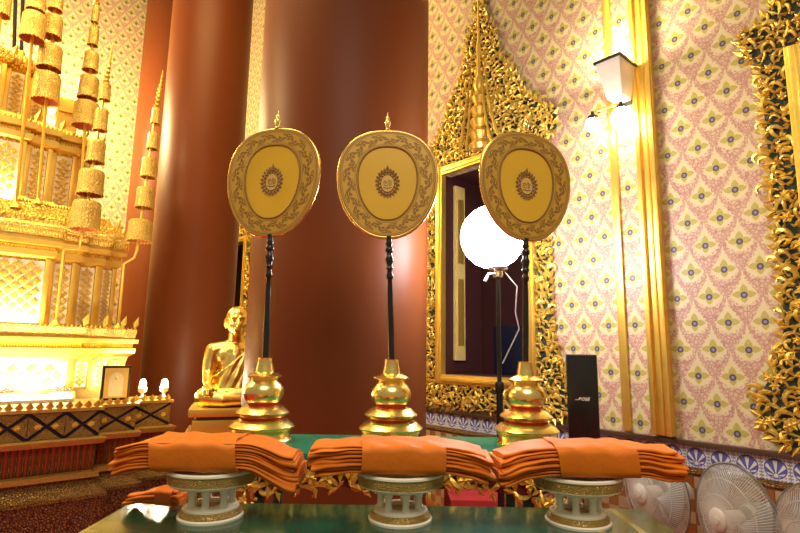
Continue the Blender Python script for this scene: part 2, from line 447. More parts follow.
# ------------------------------------------------------------------ carved gilt ornament
def inside(p, poly):
    x, z = p; c = False; n = len(poly)
    for i in range(n):
        x1, z1 = poly[i]; x2, z2 = poly[(i+1) % n]
        if (z1 > z) != (z2 > z) and x < (x2-x1)*(z-z1)/(z2-z1)+x1: c = not c
    return c
def scroll(mb, x, z, ang, size, hand, y0=-0.03, seg=5, n=9):
    pts = []; rad = []; h = ang; px, pz = x, z; ds = size*1.5/n
    for i in range(n):
        t = i/(n-1)
        pts.append((px, y0 - size*0.22*math.sin(PI*min(1, t*1.2)), pz)); rad.append(size*(0.045 + 0.105*math.sin(PI*(0.12+0.80*t))**1.0))
        px += math.cos(h)*ds; pz += math.sin(h)*ds; h += hand*(0.18+1.15*t*t)
    mb.tube(pts, rad, seg)
def leaf(mb, x, z, ang, ln, w, y0=-0.03, rise=0.02):
    c, s = math.cos(ang), math.sin(ang)
    def T(a, b, y): return (x+a*c-b*s, y, z+a*s+b*c)
    vs = [T(0, 0, y0-rise*0.5), T(ln*0.45, w/2, y0), T(ln, 0, y0-rise*1.2), T(ln*0.45, -w/2, y0), T(ln*0.45, 0, y0-rise), T(ln*0.3, 0, y0+0.012)]
    mb.add(vs, [(0, 1, 4), (1, 2, 4), (2, 3, 4), (3, 0, 4), (0, 5, 1), (1, 5, 2), (2, 5, 3), (3, 5, 0)])
def rosette(mb, x, z, r, y0=-0.04, k=6):
    a0 = random.random()*PI
    for i in range(k): leaf(mb, x, z, a0+2*PI*i/k, r, r*0.75, y0, r*0.35)
    mb.ball((x, y0-r*0.35, z), r*0.25, 6, 4)
def foliage(mb, poly, holes, spacing, size, rng, flow=None):
    xs = [p[0] for p in poly]; zs = [p[1] for p in poly]; pts = []
    tries = int((max(xs)-min(xs))*(max(zs)-min(zs))/(spacing*spacing)*12)
    for _ in range(tries):
        p = (rng.uniform(min(xs), max(xs)), rng.uniform(min(zs), max(zs)))
        if not inside(p, poly) or any(inside(p, h) for h in holes): continue
        if any((p[0]-q[0])**2+(p[1]-q[1])**2 < spacing*spacing for q in pts): continue
        pts.append(p)
    for i, p in enumerate(pts):
        a = rng.uniform(0, 2*PI)
        if flow: a = flow(p) + rng.uniform(-0.7, 0.7)
        sz = size*rng.uniform(0.75, 1.25); k = i % 6
        if k == 0: rosette(mb, p[0], p[1], sz*0.42, -0.045)
        else:
            scroll(mb, p[0], p[1], a, sz, rng.choice((-1, 1)), -0.028)
            leaf(mb, p[0], p[1], a+rng.uniform(1.2, 2.4), sz*0.62, sz*0.32, -0.034, 0.022)
            leaf(mb, p[0], p[1], a-rng.uniform(1.2, 2.4), sz*0.55, sz*0.28, -0.034, 0.022)
    return pts

def half(pts): return pts + [(-x, z) for x, z in reversed(pts)]
OUT = half([(0.60, 1.62), (0.60, 3.0), (0.72, 3.10), (0.70, 3.24), (0.58, 3.22), (0.50, 3.36), (0.40, 3.48), (0.33, 3.66), (0.20, 3.84), (0.17, 4.0), (0.16, 4.12), (0.07, 4.30), (0.03, 4.50), (0.012, 4.74)])
# lower corners swing out into a curl
OUT = half([(0.30, 0.885), (0.55, 0.875), (0.72, 0.90), (0.80, 1.00), (0.79, 1.14), (0.72, 1.26), (0.66, 1.42), (0.645, 1.62), (0.645, 3.0), (0.72, 3.06), (0.73, 3.2), (0.62, 3.24), (0.53, 3.36), (0.43, 3.46), (0.35, 3.66), (0.20, 3.84), (0.18, 4.0), (0.15, 4.14), (0.07, 4.30), (0.03, 4.50), (0.012, 4.74)])
INN = [(-0.53, 1.07), (0.53, 1.07), (0.53, 3.03), (-0.53, 3.03)]
FO, FW = 0.45, 0.075

def make_window(name, s, label, seed, curtain, dense=0.040, size=0.074, detail=True):
    rng = random.Random(seed); random.seed(seed)
    root = wall_frame(name); root.location = AB(AW, 0) - e2*s; setting(root, label)
    # backing board: outline ring as two halves with the opening left free
    mb = MB()
    right = [p for p in OUT if p[0] > 0]
    def upto(z0, z1): return [p for p in right if z0 <= p[1] <= z1]
    side = [(0.53, 1.07)] + [(0.30, 1.07), (0.30, 0.885)] + upto(0.87, 3.07)[1:] + [(0.53, 3.03)]
    for sg in (1, -1): mb.prism([(x*sg, z) for x, z in side], -0.03, 0.0)
    mb.prism([(-0.30, 0.885), (0.30, 0.885), (0.30, 1.07), (-0.30, 1.07)], -0.03, 0.0)
    topp = [(0.53, 3.03)] + upto(3.05, 9); mb.prism(topp + [(-x, z) for x, z in reversed(topp)], -0.03, 0.0)
    mb.build('backing_board', 'board', root, smooth=0)
    # straight moulded frame
    for (x0, x1, z0, z1) in ((-FO-FW, -FO, Z0-FW, Z1+FW), (FO, FO+FW, Z0-FW, Z1+FW), (-FO, FO, Z1, Z1+FW), (-FO, FO, Z0-FW, Z0)):
        fm = MB(); cx, cz = (x0+x1)/2, (z0+z1)/2
        fm.box((cx, -0.03, cz), (x1-x0, 0.06, z1-z0))
        if z1-z0 > 1: fm.box((cx, -0.037, cz), ((x1-x0)*0.45, 0.074, z1-z0-0.01))
        else: fm.box((cx, -0.037, cz), (x1-x0-0.01, 0.074, (z1-z0)*0.45))
        fm.build('frame_rail', 'gold_satin', root, bevel=0.006)
    # deep reveal
    D = 0.42
    MB().box((-HO-0.006, D/2+0.03, (Z0+Z1)/2), (0.020, D+0.06, Z1-Z0)).build('reveal', 'recess', root, smooth=0)
    MB().box((HO+0.006, D/2+0.03, (Z0+Z1)/2), (0.020, D+0.06, Z1-Z0)).build('reveal', 'recess', root, smooth=0)
    MB().box((0, D/2+0.06, Z1+0.01), (2*HO+0.04, D, 0.02)).build('reveal', 'recess', root, smooth=0)
    MB().box((0, D/2+0.06, Z0-0.01), (2*HO+0.04, D, 0.02)).build('sill', 'recess', root, smooth=0)
    MB().box((0, D+0.37, (Z0+Z1)/2), (2.4, 0.02, 2.6)).build('back_panel', 'recess', root, smooth=0)
    MB().box((-0.12, D+0.25, Z0+0.22), (0.66, 0.02, 0.44)).build('dark_panel', 'mosaic_navy', root, smooth=0)
    # hanging curtain, pleated
    rs = []; x0, x1 = curtain[1], curtain[2]
    for k in range(41):
        t = k/40; x = x0+(x1-x0)*t; y = D+0.14+0.022*math.sin(t*44)
        rs.append([(x, y, Z0-0.05), (x, y, Z1), (x, y+0.006, Z1), (x, y+0.006, Z0-0.05)])
    MB().rings(rs).build('curtain', curtain[0], root)
    # window shutter folded back into the reveal
    sh = MB().box((0, 0, 0), (0.03, 0.13, 1.60)).build('shutter', 'shutter', root, bevel=0.004)
    sh.location = (-HO+0.025, 0.15, (Z0+Z1)/2+0.02); sh.rotation_euler = (0, 0, 0.0)
    for zz in (-0.37, 0.37):
        MB().box((0.018, 0, zz), (0.012, 0.08, 0.6)).build('shutter_panel', 'gold_satin', sh, bevel=0.004)
    # carved foliage
    cv = MB()
    def flow(p): return math.atan2(1.0, -p[0]*1.2) if p[1] > 3.0 else math.atan2(0.6 if p[1] < 1.3 else 1, p[0]*0.8)
    foliage(cv, OUT, [INN], dense, size, rng, flow)
    for i in range(int(140 if detail else 0)):      # ruffled outer rim
        pass
    n = len(right)
    for sg in (1, -1):
        for i in range(n-1):
            (xa, za), (xb, zb) = right[i], right[i+1]; L = math.hypot(xb-xa, zb-za); k = max(1, int(L/0.055))
            for q in range(k):
                t = (q+0.5)/k; x, z = xa+(xb-xa)*t, za+(zb-za)*t; an = math.atan2(-(xb-xa), zb-za) + 0.5
                ln = 0.085 if x > 0.1 else 0.05
                px, pz = x-math.cos(an)*0.03, z-math.sin(an)*0.03
                if sg > 0: leaf(cv, px, pz, an, ln, 0.045, -0.02, 0.02)
                else: leaf(cv, -px, pz, PI-an, ln, 0.045, -0.02, 0.02)
    cv.build('carved_foliage', 'gold_leaf', root, smooth=30, kind='stuff')
    # tall lobed spire in the middle of the pediment
    sp = MB(); R = [(0.075, 3.06), (0.10, 3.10), (0.06, 3.15), (0.092, 3.21), (0.055, 3.26), (0.085, 3.32), (0.048, 3.37), (0.078, 3.43), (0.042, 3.48), (0.066, 3.54), (0.034, 3.60), (0.055, 3.66), (0.026, 3.74), (0.02, 3.9), (0.028, 4.0), (0.014, 4.1), (0.008, 4.8)]
    sp.lathe(R, 12, (0, -0.05, 0)); sp.build('pediment_spire', 'gold_satin', root)
    ri = MB()
    for sg in (-1, 1):
        for k, (xa, xb) in enumerate(((0.14, 0.05), (0.23, 0.08))):
            pts = [(sg*(xa+(xb-xa)*t**0.7), -0.06-0.02*math.sin(PI*t), 3.10+0.05*k*0 + t*(0.62+0.05*k)) for t in [i/9 for i in range(10)]]
            ri.tube(pts, [0.016*(1-0.5*t/9)*(1.25 if t % 2 else 0.8) for t in range(10)], 6)
    ri.build('pediment_rib', 'gold_leaf', root)
    return root
make_window('window_1', WIN[0][0], 'tall window with open shutter in a gilt carved frame under a spired pediment', 11, ('brocade', 0.08, 0.46))
make_window('window_2', WIN[1][0], 'gilt carved window frame at the right edge of the picture', 12, ('brocade', -0.05, 0.5))
make_window('window_3', WIN[2][0], 'far window with a pale green curtain glimpsed between the columns', 13, ('curtain_green', -0.1, 0.36), 0.07, 0.11, False)

# ================================================================== GILT ALTAR
def plan_ring(steps, off, a_left, back):
    """steps: [(a_end, b_front), ...] from the front section outwards; returns the redented outline, counter-clockwise"""
    pts = [(a_left, back), (a_left, steps[0][1]-off)]
    for i, (a, b) in enumerate(steps):
        pts.append((a+off, b-off))
        if i < len(steps)-1: pts.append((a+off, steps[i+1][1]-off))
    pts.append((steps[-1][0]+off, back))
    return pts
def band(name, mat, steps, prof, parent, a_left=-1.2, back=7.2, bevel=0.0, kind=None):
    mb = MB(); mb.rings([[(x, y, z) for x, y in plan_ring(steps, off, a_left, back)] for z, off in prof])
    return mb.build(name, mat, parent, smooth=25)
altar = thing('gilt_altar', 'towering gilt tiered altar with stepped corners and lattice panels', 'altar', (0, 0, 0), ROT_A)
S0 = [(0.86, 4.98), (1.02, 5.06), (1.18, 5.14), (1.30, 5.22)]
S1 = [(0.66, 5.20), (0.86, 5.26), (1.05, 5.32), (1.20, 5.38)]
S2 = [(0.42, 5.46), (0.62, 5.52), (0.82, 5.58), (0.97, 5.64)]
S3 = [(0.22, 5.70), (0.40, 5.76), (0.56, 5.82)]
band('base_block', 'gold_mosaic', S0, [(0.0, 0), (1.18, 0), (1.18, 0.0), (1.27, 0.02)], altar)
band('lower_cornice', 'gold_satin', S0, [(1.26, 0.02), (1.29, 0.06), (1.33, 0.065), (1.335, 0.04), (1.37, 0.04), (1.375, 0.075), (1.41, 0.08), (1.415, 0.05), (1.425, 0.05)], altar)
band('cornice_frieze', 'filigree', S0, [(1.424, 0.055), (1.495, 0.065), (1.50, 0.03)], altar)
band('lattice_tier', 'gold_carved', S1, [(1.49, 0), (2.06, 0)], altar)
band('upper_cornice', 'gold_satin', S1, [(2.05, 0.0), (2.07, 0.03), (2.12, 0.035), (2.125, 0.02), (2.15, 0.02), (2.16, 0.06), (2.20, 0.065), (2.205, 0.045), (2.23, 0.045)], altar)
band('lotus_frieze', 'filigree', S1, [(2.229, 0.05), (2.31, 0.075)], altar)
band('crowning_cornice', 'gold_carved', S1, [(2.309, 0.07), (2.33, 0.10), (2.37, 0.10), (2.38, 0.02), (2.44, 0.0), (2.46, -0.06), (2.52, -0.08)], altar)
band('second_tier', 'gold_carved', S2, [(2.45, 0.02), (2.50, 0.05), (2.54, 0.05), (2.55, 0.0), (3.10, 0.0)], altar)
band('second_cornice', 'gold_satin', S2, [(3.09, 0.0), (3.11, 0.03), (3.16, 0.035), (3.165, 0.01), (3.20, 0.01), (3.21, 0.05), (3.26, 0.055), (3.27, -0.02), (3.34, -0.06)], altar)
band('third_tier', 'gold_mosaic', S3, [(3.28, 0.03), (3.32, 0.04), (3.36, 0.0), (3.85, 0.0)], altar)
band('third_cornice', 'gold_carved', S3, [(3.84, 0), (3.87, 0.04), (3.92, 0.05), (3.93, 0.0), (4.0, -0.02), (4.05, -0.1)], altar)
# small dentil teeth along the cornices
def teeth(name, steps, off, z, w, h, d, parent, mat='gold_leaf', a_left=0.0):
    mb = MB(); prev = a_left
    for a, b in steps:
        x = prev
        while x < a+off-0.001:
            mb.add([(x, b-off, z+h), (x+w*0.9, b-off, z+h), (x+w*0.45, b-off-d, z), (x+w*0.45, b-off, z-h*0.1)], [(0, 2, 1), (0, 3, 2), (1, 2, 3), (0, 1, 3)])
            x += w
        prev = a+off
    return mb.build(name, mat, parent, smooth=0, kind='stuff')
teeth('dentil_row', S0, 0.041, 1.337, 0.018, 0.033, 0.025, altar)
teeth('dentil_row', S1, 0.021, 2.126, 0.022, 0.026, 0.03, altar)
teeth('dentil_row', S1, 0.066, 2.235, 0.020, 0.05, 0.02, altar)
teeth('dentil_row', S2, 0.02, 3.167, 0.022, 0.03, 0.03, altar)
teeth('dentil_row', S2, 0.03, 2.56, 0.022, 0.04, 0.02, altar)
def crest_row(steps, off, z, w, h, a_left):
    mb = MB(); prev = a_left
    for a, b in steps:
        n = max(1, round((a+off-prev)/w)); ww = (a+off-prev)/n
        for i in range(n):
            x = prev+(i+0.5)*ww; y = b-off+0.012
            mb.add([(x-ww*0.48, y, z), (x+ww*0.48, y, z), (x, y+0.004, z+h), (x, y-0.014, z+h*0.35), (x, y+0.014, z+h*0.3)], [(0, 1, 3), (1, 2, 3), (2, 0, 3), (0, 4, 1), (1, 4, 2), (2, 4, 0)])
        prev = a+off
    mb.build('leaf_crest', 'gold_leaf', altar, smooth=0, kind='stuff')
crest_row(S1, 0.10, 2.368, 0.034, 0.045, 0.05); crest_row(S2, 0.055, 3.258, 0.036, 0.05, -0.1); crest_row(S3, 0.05, 3.918, 0.036, 0.05, -0.2); crest_row(S0, 0.065, 1.493, 0.03, 0.026, 0.2)
# corner pilasters and lattice panels
def lattice(name, x0, x1, yb, z0, z1, cell, parent, mat='gold_leaf'):
    mb = MB(); mb.box(((x0+x1)/2, yb-0.004, (z0+z1)/2), (x1-x0, 0.008, z1-z0))
    p = mb.build(name, 'paper', parent, smooth=0)
    sq = MB(); nx = max(1, round((x1-x0)/cell)); nz = max(1, round((z1-z0)/cell)); cx = (x1-x0)/nx; cz = (z1-z0)/nz
    for i in range(nx*2+1):
        for j in range(nz*2+1):
            if (i+j) % 2 == 0: continue
            x = x0+i*cx/2; z = z0+j*cz/2; r = min(cx, cz)*0.44
            if x-r < x0-0.002 or x+r > x1+0.002 or z-r < z0-0.002 or z+r > z1+0.002: continue
            for rr, d in ((r, 0.010), (r*0.55, 0.020)):
                sq.add([(x-rr, yb-0.008, z), (x, yb-0.008, z+rr), (x+rr, yb-0.008, z), (x, yb-0.008, z-rr), (x-rr*0.75, yb-0.008-d, z), (x, yb-0.008-d, z+rr*0.75), (x+rr*0.75, yb-0.008-d, z), (x, yb-0.008-d, z-rr*0.75)],
                       [(0, 1, 5, 4), (1, 2, 6, 5), (2, 3, 7, 6), (3, 0, 4, 7), (4, 5, 6, 7)])
    sq.build('lozenge_work', mat, p, smooth=0, kind='stuff')
    return p
def tier_panels(steps, z0, z1, cell, a_left):
    prev = a_left
    for i, (a, b) in enumerate(steps):
        lo, hi = prev, a
        for xx in (lo+0.018, hi-0.018):
            if xx > a_left+0.05: MB().box((xx, b-0.012, (z0+z1)/2), (0.036, 0.024, z1-z0)).build('pilaster', 'gold_satin', altar, bevel=0.004)
        lattice('lattice_panel', lo+0.040, hi-0.040, b, z0+0.02, z1-0.02, min(cell, (hi-lo-0.08)/2), altar)
        prev = a
tier_panels(S1, 1.51, 2.05, 0.085, 0.22)
tier_panels(S2, 2.57, 3.08, 0.085, 0.05)
tier_panels(S3, 3.38, 3.83, 0.10, -0.1)
tier_panels(S0, 1.0, 1.24, 0.12, 0.2)
# upturned corner leaves
for st, z, off in ((S1, 2.37, 0.10), (S2, 3.26, 0.055), (S3, 3.92, 0.05), (S0, 1.495, 0.06)):
    for a, b in st:
        mb = MB(); leaf(mb, 0, 0, PI/2-0.2, 0.12, 0.05, 0, 0.02)
        o = mb.build('corner_leaf', 'gold_leaf', altar, smooth=0); o.location = (a+off-0.02, b-off+0.01, z)

# light strips standing on the altar ledges
def light_strip(a0, a1, b, z, power, label, tilt=0.0):
    root = thing('light_strip', label, 'lamp', AB((a0+a1)/2, b, z), ROT_A, 'light strips on the altar ledges')
    L = a1-a0
    MB().box((0, 0.012, 0.012), (L, 0.05, 0.024)).build('holder', 'white_plastic', root, bevel=0.003)
    MB().tube([(-L/2+0.02, 0, 0.040), (L/2-0.02, 0, 0.040)], 0.014, 10).build('tube', 'lamp_warm', root)
    l = bpy.data.lights.new('strip_light', 'AREA'); l.energy = power; l.color = (1.0, 0.83, 0.50); l.shape = 'RECTANGLE'; l.size = L*0.95; l.size_y = 0.03
    o = bpy.data.objects.new('strip_light', l); C.objects.link(o); o.parent = root; o.location = (0, 0.0, 0.058); o.rotation_euler = (PI-0.5+tilt, 0, 0)
    return root
light_strip(0.05, 0.84, 4.66, 0.941, 20, 'glowing light strip lying behind the plinth crest, lowest on the altar')
light_strip(-0.2, 0.62, 5.08, 1.501, 10, 'glowing light strip on the altar ledge below the lattice panels')
light_strip(-0.5, 0.38, 5.375, 2.521, 8, 'glowing light strip on the upper altar cornice, highest of the strips')

# ------------------------------------------------------------------ mosaic plinth in front of the altar
plinth = thing('mosaic_plinth', 'low red and gold mosaic plinth with stepped corner and pointed crest', 'plinth', (0, 0, 0), ROT_A)
P0 = [(0.925, 4.20), (1.19, 4.34), (1.48, 4.48)]
PB = 4.86
band('bottom_course', 'mosaic_red', P0, [(0.0, 0.12), (0.10, 0.12), (0.105, 0.08), (0.36, 0.06)], plinth, back=PB)
band('bottom_lip', 'mosaic_dull', P0, [(0.358, 0.07), (0.38, 0.07), (0.385, 0.05)], plinth, back=PB)
band('sloping_course', 'mosaic_dull', P0, [(0.38, 0.055), (0.46, -0.01), (0.48, -0.01)], plinth, back=PB)
band('bead_course', 'gold_mosaic', P0, [(0.478, 0.0), (0.482, 0.02), (0.515, 0.02), (0.52, -0.03)], plinth, back=PB)
band('ribbed_core', 'lacquer_red', P0, [(0.515, -0.045), (0.71, -0.045)], plinth, back=PB)
band('gold_lip', 'gold_mosaic', P0, [(0.695, 0.0), (0.70, 0.03), (0.735, 0.045), (0.745, 0.02)], plinth, back=PB)
band('frieze_core', 'mosaic_navy', P0, [(0.74, 0.0), (0.925, 0.0)], plinth, back=PB)
band('top_lip', 'gold_mosaic', P0, [(0.915, 0.005), (0.918, 0.018), (0.938, 0.018), (0.94, 0.0)], plinth, back=PB)
prev = 0.10
rib = MB().tube([(0, 0, 0), (0, -0.012, 0.04), (0, -0.016, 0.10), (0, -0.02, 0.18)], [0.009, 0.013, 0.012, 0.015], 6).mesh('rib', 40, 0, M['rib_red'])
ribl = MB().tube([(0, 0, 0), (0, -0.012, 0.04), (0, -0.016, 0.10), (0, -0.02, 0.18)], [0.005, 0.007, 0.007, 0.008], 5).mesh('gilt_rib', 40, 0, M['mosaic_dull'])
cl = MB(); leaf(cl, 0, 0, PI/2, 0.062, 0.052, 0, 0.014); cl.add([(-0.026, -0.004, -0.004), (0.026, -0.004, -0.004), (0.026, 0.006, 0.01), (-0.026, 0.006, 0.01)], [(0, 1, 2, 3)])
crest = cl.mesh('crest_leaf', 0, 0, M['gold_leaf'])
cells = {}
for si, (a, b) in enumerate(P0):
    x = max(prev, 0.20)
    while x < a-0.01:
        inst(rib, 'rib', plinth, (x+0.01, b+0.045, 0.518)); inst(ribl, 'gilt_rib', plinth, (x+0.028, b+0.045, 0.518)); x += 0.036
    n = max(1, round((a-prev)/0.055)); w = (a-prev)/n
    for i in range(n):
        xx = prev+(i+0.5)*w
        if xx > 0.22: inst(crest, 'crest_leaf', plinth, (xx, b-0.004, 0.926))
    # frieze plates: lozenges and triangles of gold glass mosaic leave a dark cross between them
    k = (4, 1, 1)[si]; w = (a-prev)/k; zc, hh = 0.83, 0.082; g = 0.016
    for i in range(k):
        xl = prev+i*w; xm = xl+w/2
        shapes = [[(xl+w*0.5-w*0.0, 0)]]
        lo = [(xl, zc-0.0)]
        # cross centred in the cell
        tri_t = [(xl+g*1.2, zc+hh), (xl+w-g*1.2, zc+hh), (xm, zc+g*0.8)]
        tri_b = [(xl+g*1.2, zc-hh), (xl+w-g*1.2, zc-hh), (xm, zc-g*0.8)]
        tri_l = [(xl+0.002, zc+hh-g), (xl+0.002, zc-hh+g), (xm-g, zc)]
        tri_r = [(xl+w-0.002, zc+hh-g), (xl+w-0.002, zc-hh+g), (xm+g, zc)]
        for q in (tri_t, tri_b, tri_l, tri_r):
            MB().prism(q, b-0.012, b+0.002).build('mosaic_plate', 'frieze', plinth, smooth=0)
        for q in ((xl+0.055, zc), (xl+w-0.055, zc)):
            mb = MB(); rosette(mb, 0, 0, 0.022, 0, 8); o = mb.build('glass_rosette', 'gold_leaf', plinth, smooth=0); o.location = (q[0], b-0.010, q[1])
    prev = a

# ------------------------------------------------------------------ tiered ceremonial umbrellas
def umbrella(label, foot, top_path, tiers, spire_z, grp='tall gilt tiered umbrellas on the altar'):
    """foot: list of world points of the pole from the ground up; tiers: [(world point, radius, height)] from the top down"""
    base = Vector(foot[0]); root = thing('tiered_umbrella', label, 'umbrella', base, 0, grp)
    L = lambda p: tuple(Vector(p)-base)
    MB().tube([L(p) for p in foot + top_path], 0.0125, 8).build('pole', 'gold_satin', root)
    MB().lathe([(0.045, 0), (0.04, 0.02), (0.02, 0.035), (0.014, 0.05)], 12).build('foot', 'gold_satin', root)
    for p, r, h in tiers:
        c = L(p)
        t = MB().lathe([(r*0.22, h*0.46), (r*0.86, h*0.42), (r*0.955, h*0.34), (r*0.965, h*0.0), (r*0.99, -h*0.34), (r*1.02, -h*0.36), (r*1.02, -h*0.42), (r*0.97, -h*0.42), (r*0.95, -h*0.30), (r*0.91, h*0.30), (r*0.2, h*0.38)], 24, c, caps=False).build('tier', 'filigree', root)
        MB().lathe([(r*0.94, -h*0.38), (r*0.90, h*0.28), (r*0.1, h*0.29)], 24, c, caps=False).build('lining', 'lining', t)
        fr = MB()
        for i in range(20):
            a = 2*PI*i/20; q = Vector(c) + Vector((r*1.01*math.cos(a), r*1.01*math.sin(a), -h*0.42)); fr.ball(q-Vector((0, 0, 0.003)), (0.005, 0.005, 0.007), 5, 4)
        fr.build('fringe', 'gold_leaf', t, kind='stuff')
    p0 = Vector(L(tiers[0][0])) + Vector((0, 0, tiers[0][2]*0.45)); p1 = Vector(L(spire_z)); n = 9; pts = []; rad = []
    for i in range(n*2+1):
        t = i/(n*2); pts.append(p0.lerp(p1, t)); rad.append((0.028*(1-t)+0.004)*(1.0 if i % 2 else 0.55))
    MB().tube(pts, rad, 10).build('spire', 'gold_satin', root)
    return root
def tl_(lst, b):
    out = []
    for px, py, w, h in lst:
        d = fw + rt*((px-400)/F) + up*((266.5-py)/F); t = (b - Vector((0, 0, EYE)).dot(e2))/d.dot(e2); p = Vector((0, 0, EYE)) + d*t
        s = t/F
        out.append((p, w*s*0.5/1.0, h*s*1.10))
    return out
def pb(px, py, b): return tl_([(px, py, 1, 1)], b)[0][0]
def foot(px, py, b, z): p = pb(px, py, b); return Vector((p.x, p.y, z))
tE = tl_([(156, 116, 8.5, 17), (153, 141, 10.5, 18), (149, 168, 14.5, 21), (145, 198, 17, 22), (140, 231, 23, 23)], 5.16)
umbrella('five-tier gilt umbrella at the altar end, in front of the orange column', [foot(118, 325, 5.16, 1.50), pb(119, 318, 5.16), pb(124, 264, 5.16), pb(134, 258, 5.16)], [pb(137, 250, 5.16), pb(156, 110, 5.16)], tE, pb(163, 70, 5.16))
tD = tl_([(105, 92, 10.5, 18), (101, 120, 12.5, 24), (96, 152, 17, 24), (91, 183, 24, 27), (86, 216, 27, 31)], 4.97)
umbrella('five-tier gilt umbrella with bent pole before the lattice panels', [foot(56, 322, 4.97, 1.50), pb(57, 318, 4.97), pb(64, 250, 4.97), pb(79, 249, 4.97)], [pb(82, 236, 4.97), pb(105, 88, 4.97)], tD, pb(113, 43, 4.97))
BU = 5.37
tC = tl_([(95.5, 14, 7, 19), (93.5, 37, 9.5, 19), (91, 62, 14, 20), (88.5, 88, 18.5, 24), (86, 115, 23.5, 27)], BU)
umbrella('slender gilt umbrella whose spire passes the top edge, left of the papered strip', [foot(80, 203, BU, 2.522)], [pb(85, 128, BU), pb(96, 8, BU)], tC, pb(98, -14, BU))
BU = 5.31
tB = tl_([(57.5, -20, 10, 18), (56, 4, 13, 15), (53, 27, 17, 24), (50, 58, 21.5, 26), (46.5, 88, 24.5, 31)], BU)
umbrella('broad gilt umbrella of stacked tiers over the altar cornice', [foot(41, 178, BU, 2.522)], [pb(46, 104, BU), pb(57, -10, BU)], tB, pb(59, -60, BU))
BA = 5.22
tA = tl_([(38, -24, 14, 20), (36.5, 4, 17, 17), (33.5, 27, 22, 29)], BA)
umbrella('gilt umbrella cut by the top edge, beside the dark posts', [foot(27, 120, BA, 2.442)], [pb(30, 60, BA), pb(37, -10, BA)], tA, pb(40, -70, BA))
tF = tl_([(6, -30, 16, 22), (2, 6, 16, 22)], BU)
umbrella('gilt umbrella with purple underside in the top left corner', [foot(-6, 110, BU, 2.522)], [pb(0, 20, BU), pb(6, -20, BU)], tF, pb(9, -80, BU))
# dark posts behind the umbrellas
for k, (px, nm) in enumerate(((17.0, 'dark slim post behind the corner umbrellas, left of the pair'), (24.5, 'dark slim post behind the corner umbrellas, right of the pair'))):
    p0 = pb(px-2, 45, 5.86); p0.z = 4.052; p1 = pb(px, -60, 5.86)
    o = thing('dark_post', nm, 'post', p0, 0, 'dark posts on the altar top')
    MB().tube([(0, 0, 0), tuple(p1-p0)], 0.016, 8).build('shaft', 'dark_metal', o); MB().lathe([(0.03, -0.02), (0.03, 0.01), (0.016, 0.03)], 10).build('foot', 'gold_satin', o)
# carved roof piece on the altar's right shoulder
p = pb(70, 92, 5.75); o = thing('gilt_finial_block', 'small gilt roofed block on the right shoulder of the altar top', 'ornament', (p.x, p.y, 3.341), ROT_A)
MB().box((0, 0, 0.09), (0.16, 0.16, 0.18)).build('block', 'gold_mosaic', o, bevel=0.006)
MB().box((0.01, 0, 0.25), (0.20, 0.20, 0.14)).build('cap', 'gold_satin', o, bevel=0.01)
mb = MB(); leaf(mb, 0.08, 0.16, PI/2-0.5, 0.16, 0.06, -0.1, 0.03); mb.build('corner_leaf', 'gold_leaf', o, smooth=0)

# things standing on the plinth
p = AB(1.10, 4.62, 0.941); o = thing('picture_shrine', 'small dark-framed picture of a white arch standing on the plinth', 'picture', p, ROT_A)
MB().box((0, 0, 0.13), (0.20, 0.03, 0.26)).build('frame', 'dark_metal', o, bevel=0.004)
MB().box((0, -0.016, 0.13), (0.165, 0.006, 0.225)).build('card', 'shutter', o, smooth=0)
arch = [(-0.05, 0.03), (0.05, 0.03), (0.05, 0.15)] + [(0.05*math.cos(a), 0.15+0.06*math.sin(a)) for a in [PI*i/10 for i in range(1, 10)]] + [(-0.05, 0.15)]
MB().prism(arch, -0.022, -0.018).build('arch', 'paper', o, smooth=0)
mb = MB(); mb.ball((0, -0.023, 0.165), (0.012, 0.004, 0.014), 8, 6); mb.build('emblem', 'gold_leaf', o)
for a, b_, lab in ((1.30, 4.62, 'glowing glass votive lamp beside the small picture on the plinth'), (1.46, 4.60, 'glowing glass votive lamp at the plinth corner nearest the column')):
    o = thing('votive_lamp', lab, 'lamp', AB(a, b_, 0.941), 0, 'votive lamps on the plinth')
    MB().lathe([(0.03, 0), (0.032, 0.008), (0.012, 0.02), (0.01, 0.04), (0.03, 0.055), (0.034, 0.09), (0.031, 0.09), (0.026, 0.058), (0.005, 0.05)], 16).build('glass_cup', 'porcelain', o)
    MB().ball((0, 0, 0.115), (0.024, 0.024, 0.037), 12, 8).build('flame_bulb', 'votive', o)
for a, b_, w, lab in ((0.42, 4.80, 0.12, 'small dark red offering garland left on the altar step'), (0.78, 4.80, 0.10, 'small dark red offering garland nearest the picture')):
    o = MB(); n = 11
    for i in range(n): o.ball(((i/(n-1)-0.5)*w, 0, 0.012+0.012*math.sin(i*1.3)), (0.012, 0.02, 0.014), 8, 6)
    g = o.build('offering_garland', 'red_ring'); g.location = AB(a, b_, 1.007); g.rotation_euler = (0, 0, ROT_A); tag(g, lab, 'garland', 'garlands on the altar step')
    bx = MB().box((0, 0, 0.0325), (w+0.06, 0.08, 0.063)).build('offering_tray', 'gold_satin', None, bevel=0.006); bx.location = AB(a, b_, 0.941); bx.rotation_euler = (0, 0, ROT_A)
    tag(bx, 'low gold tray under ' + ('the left dark red garland' if a < 0.6 else 'the garland nearest the picture'), 'tray', 'gold trays on the altar step')

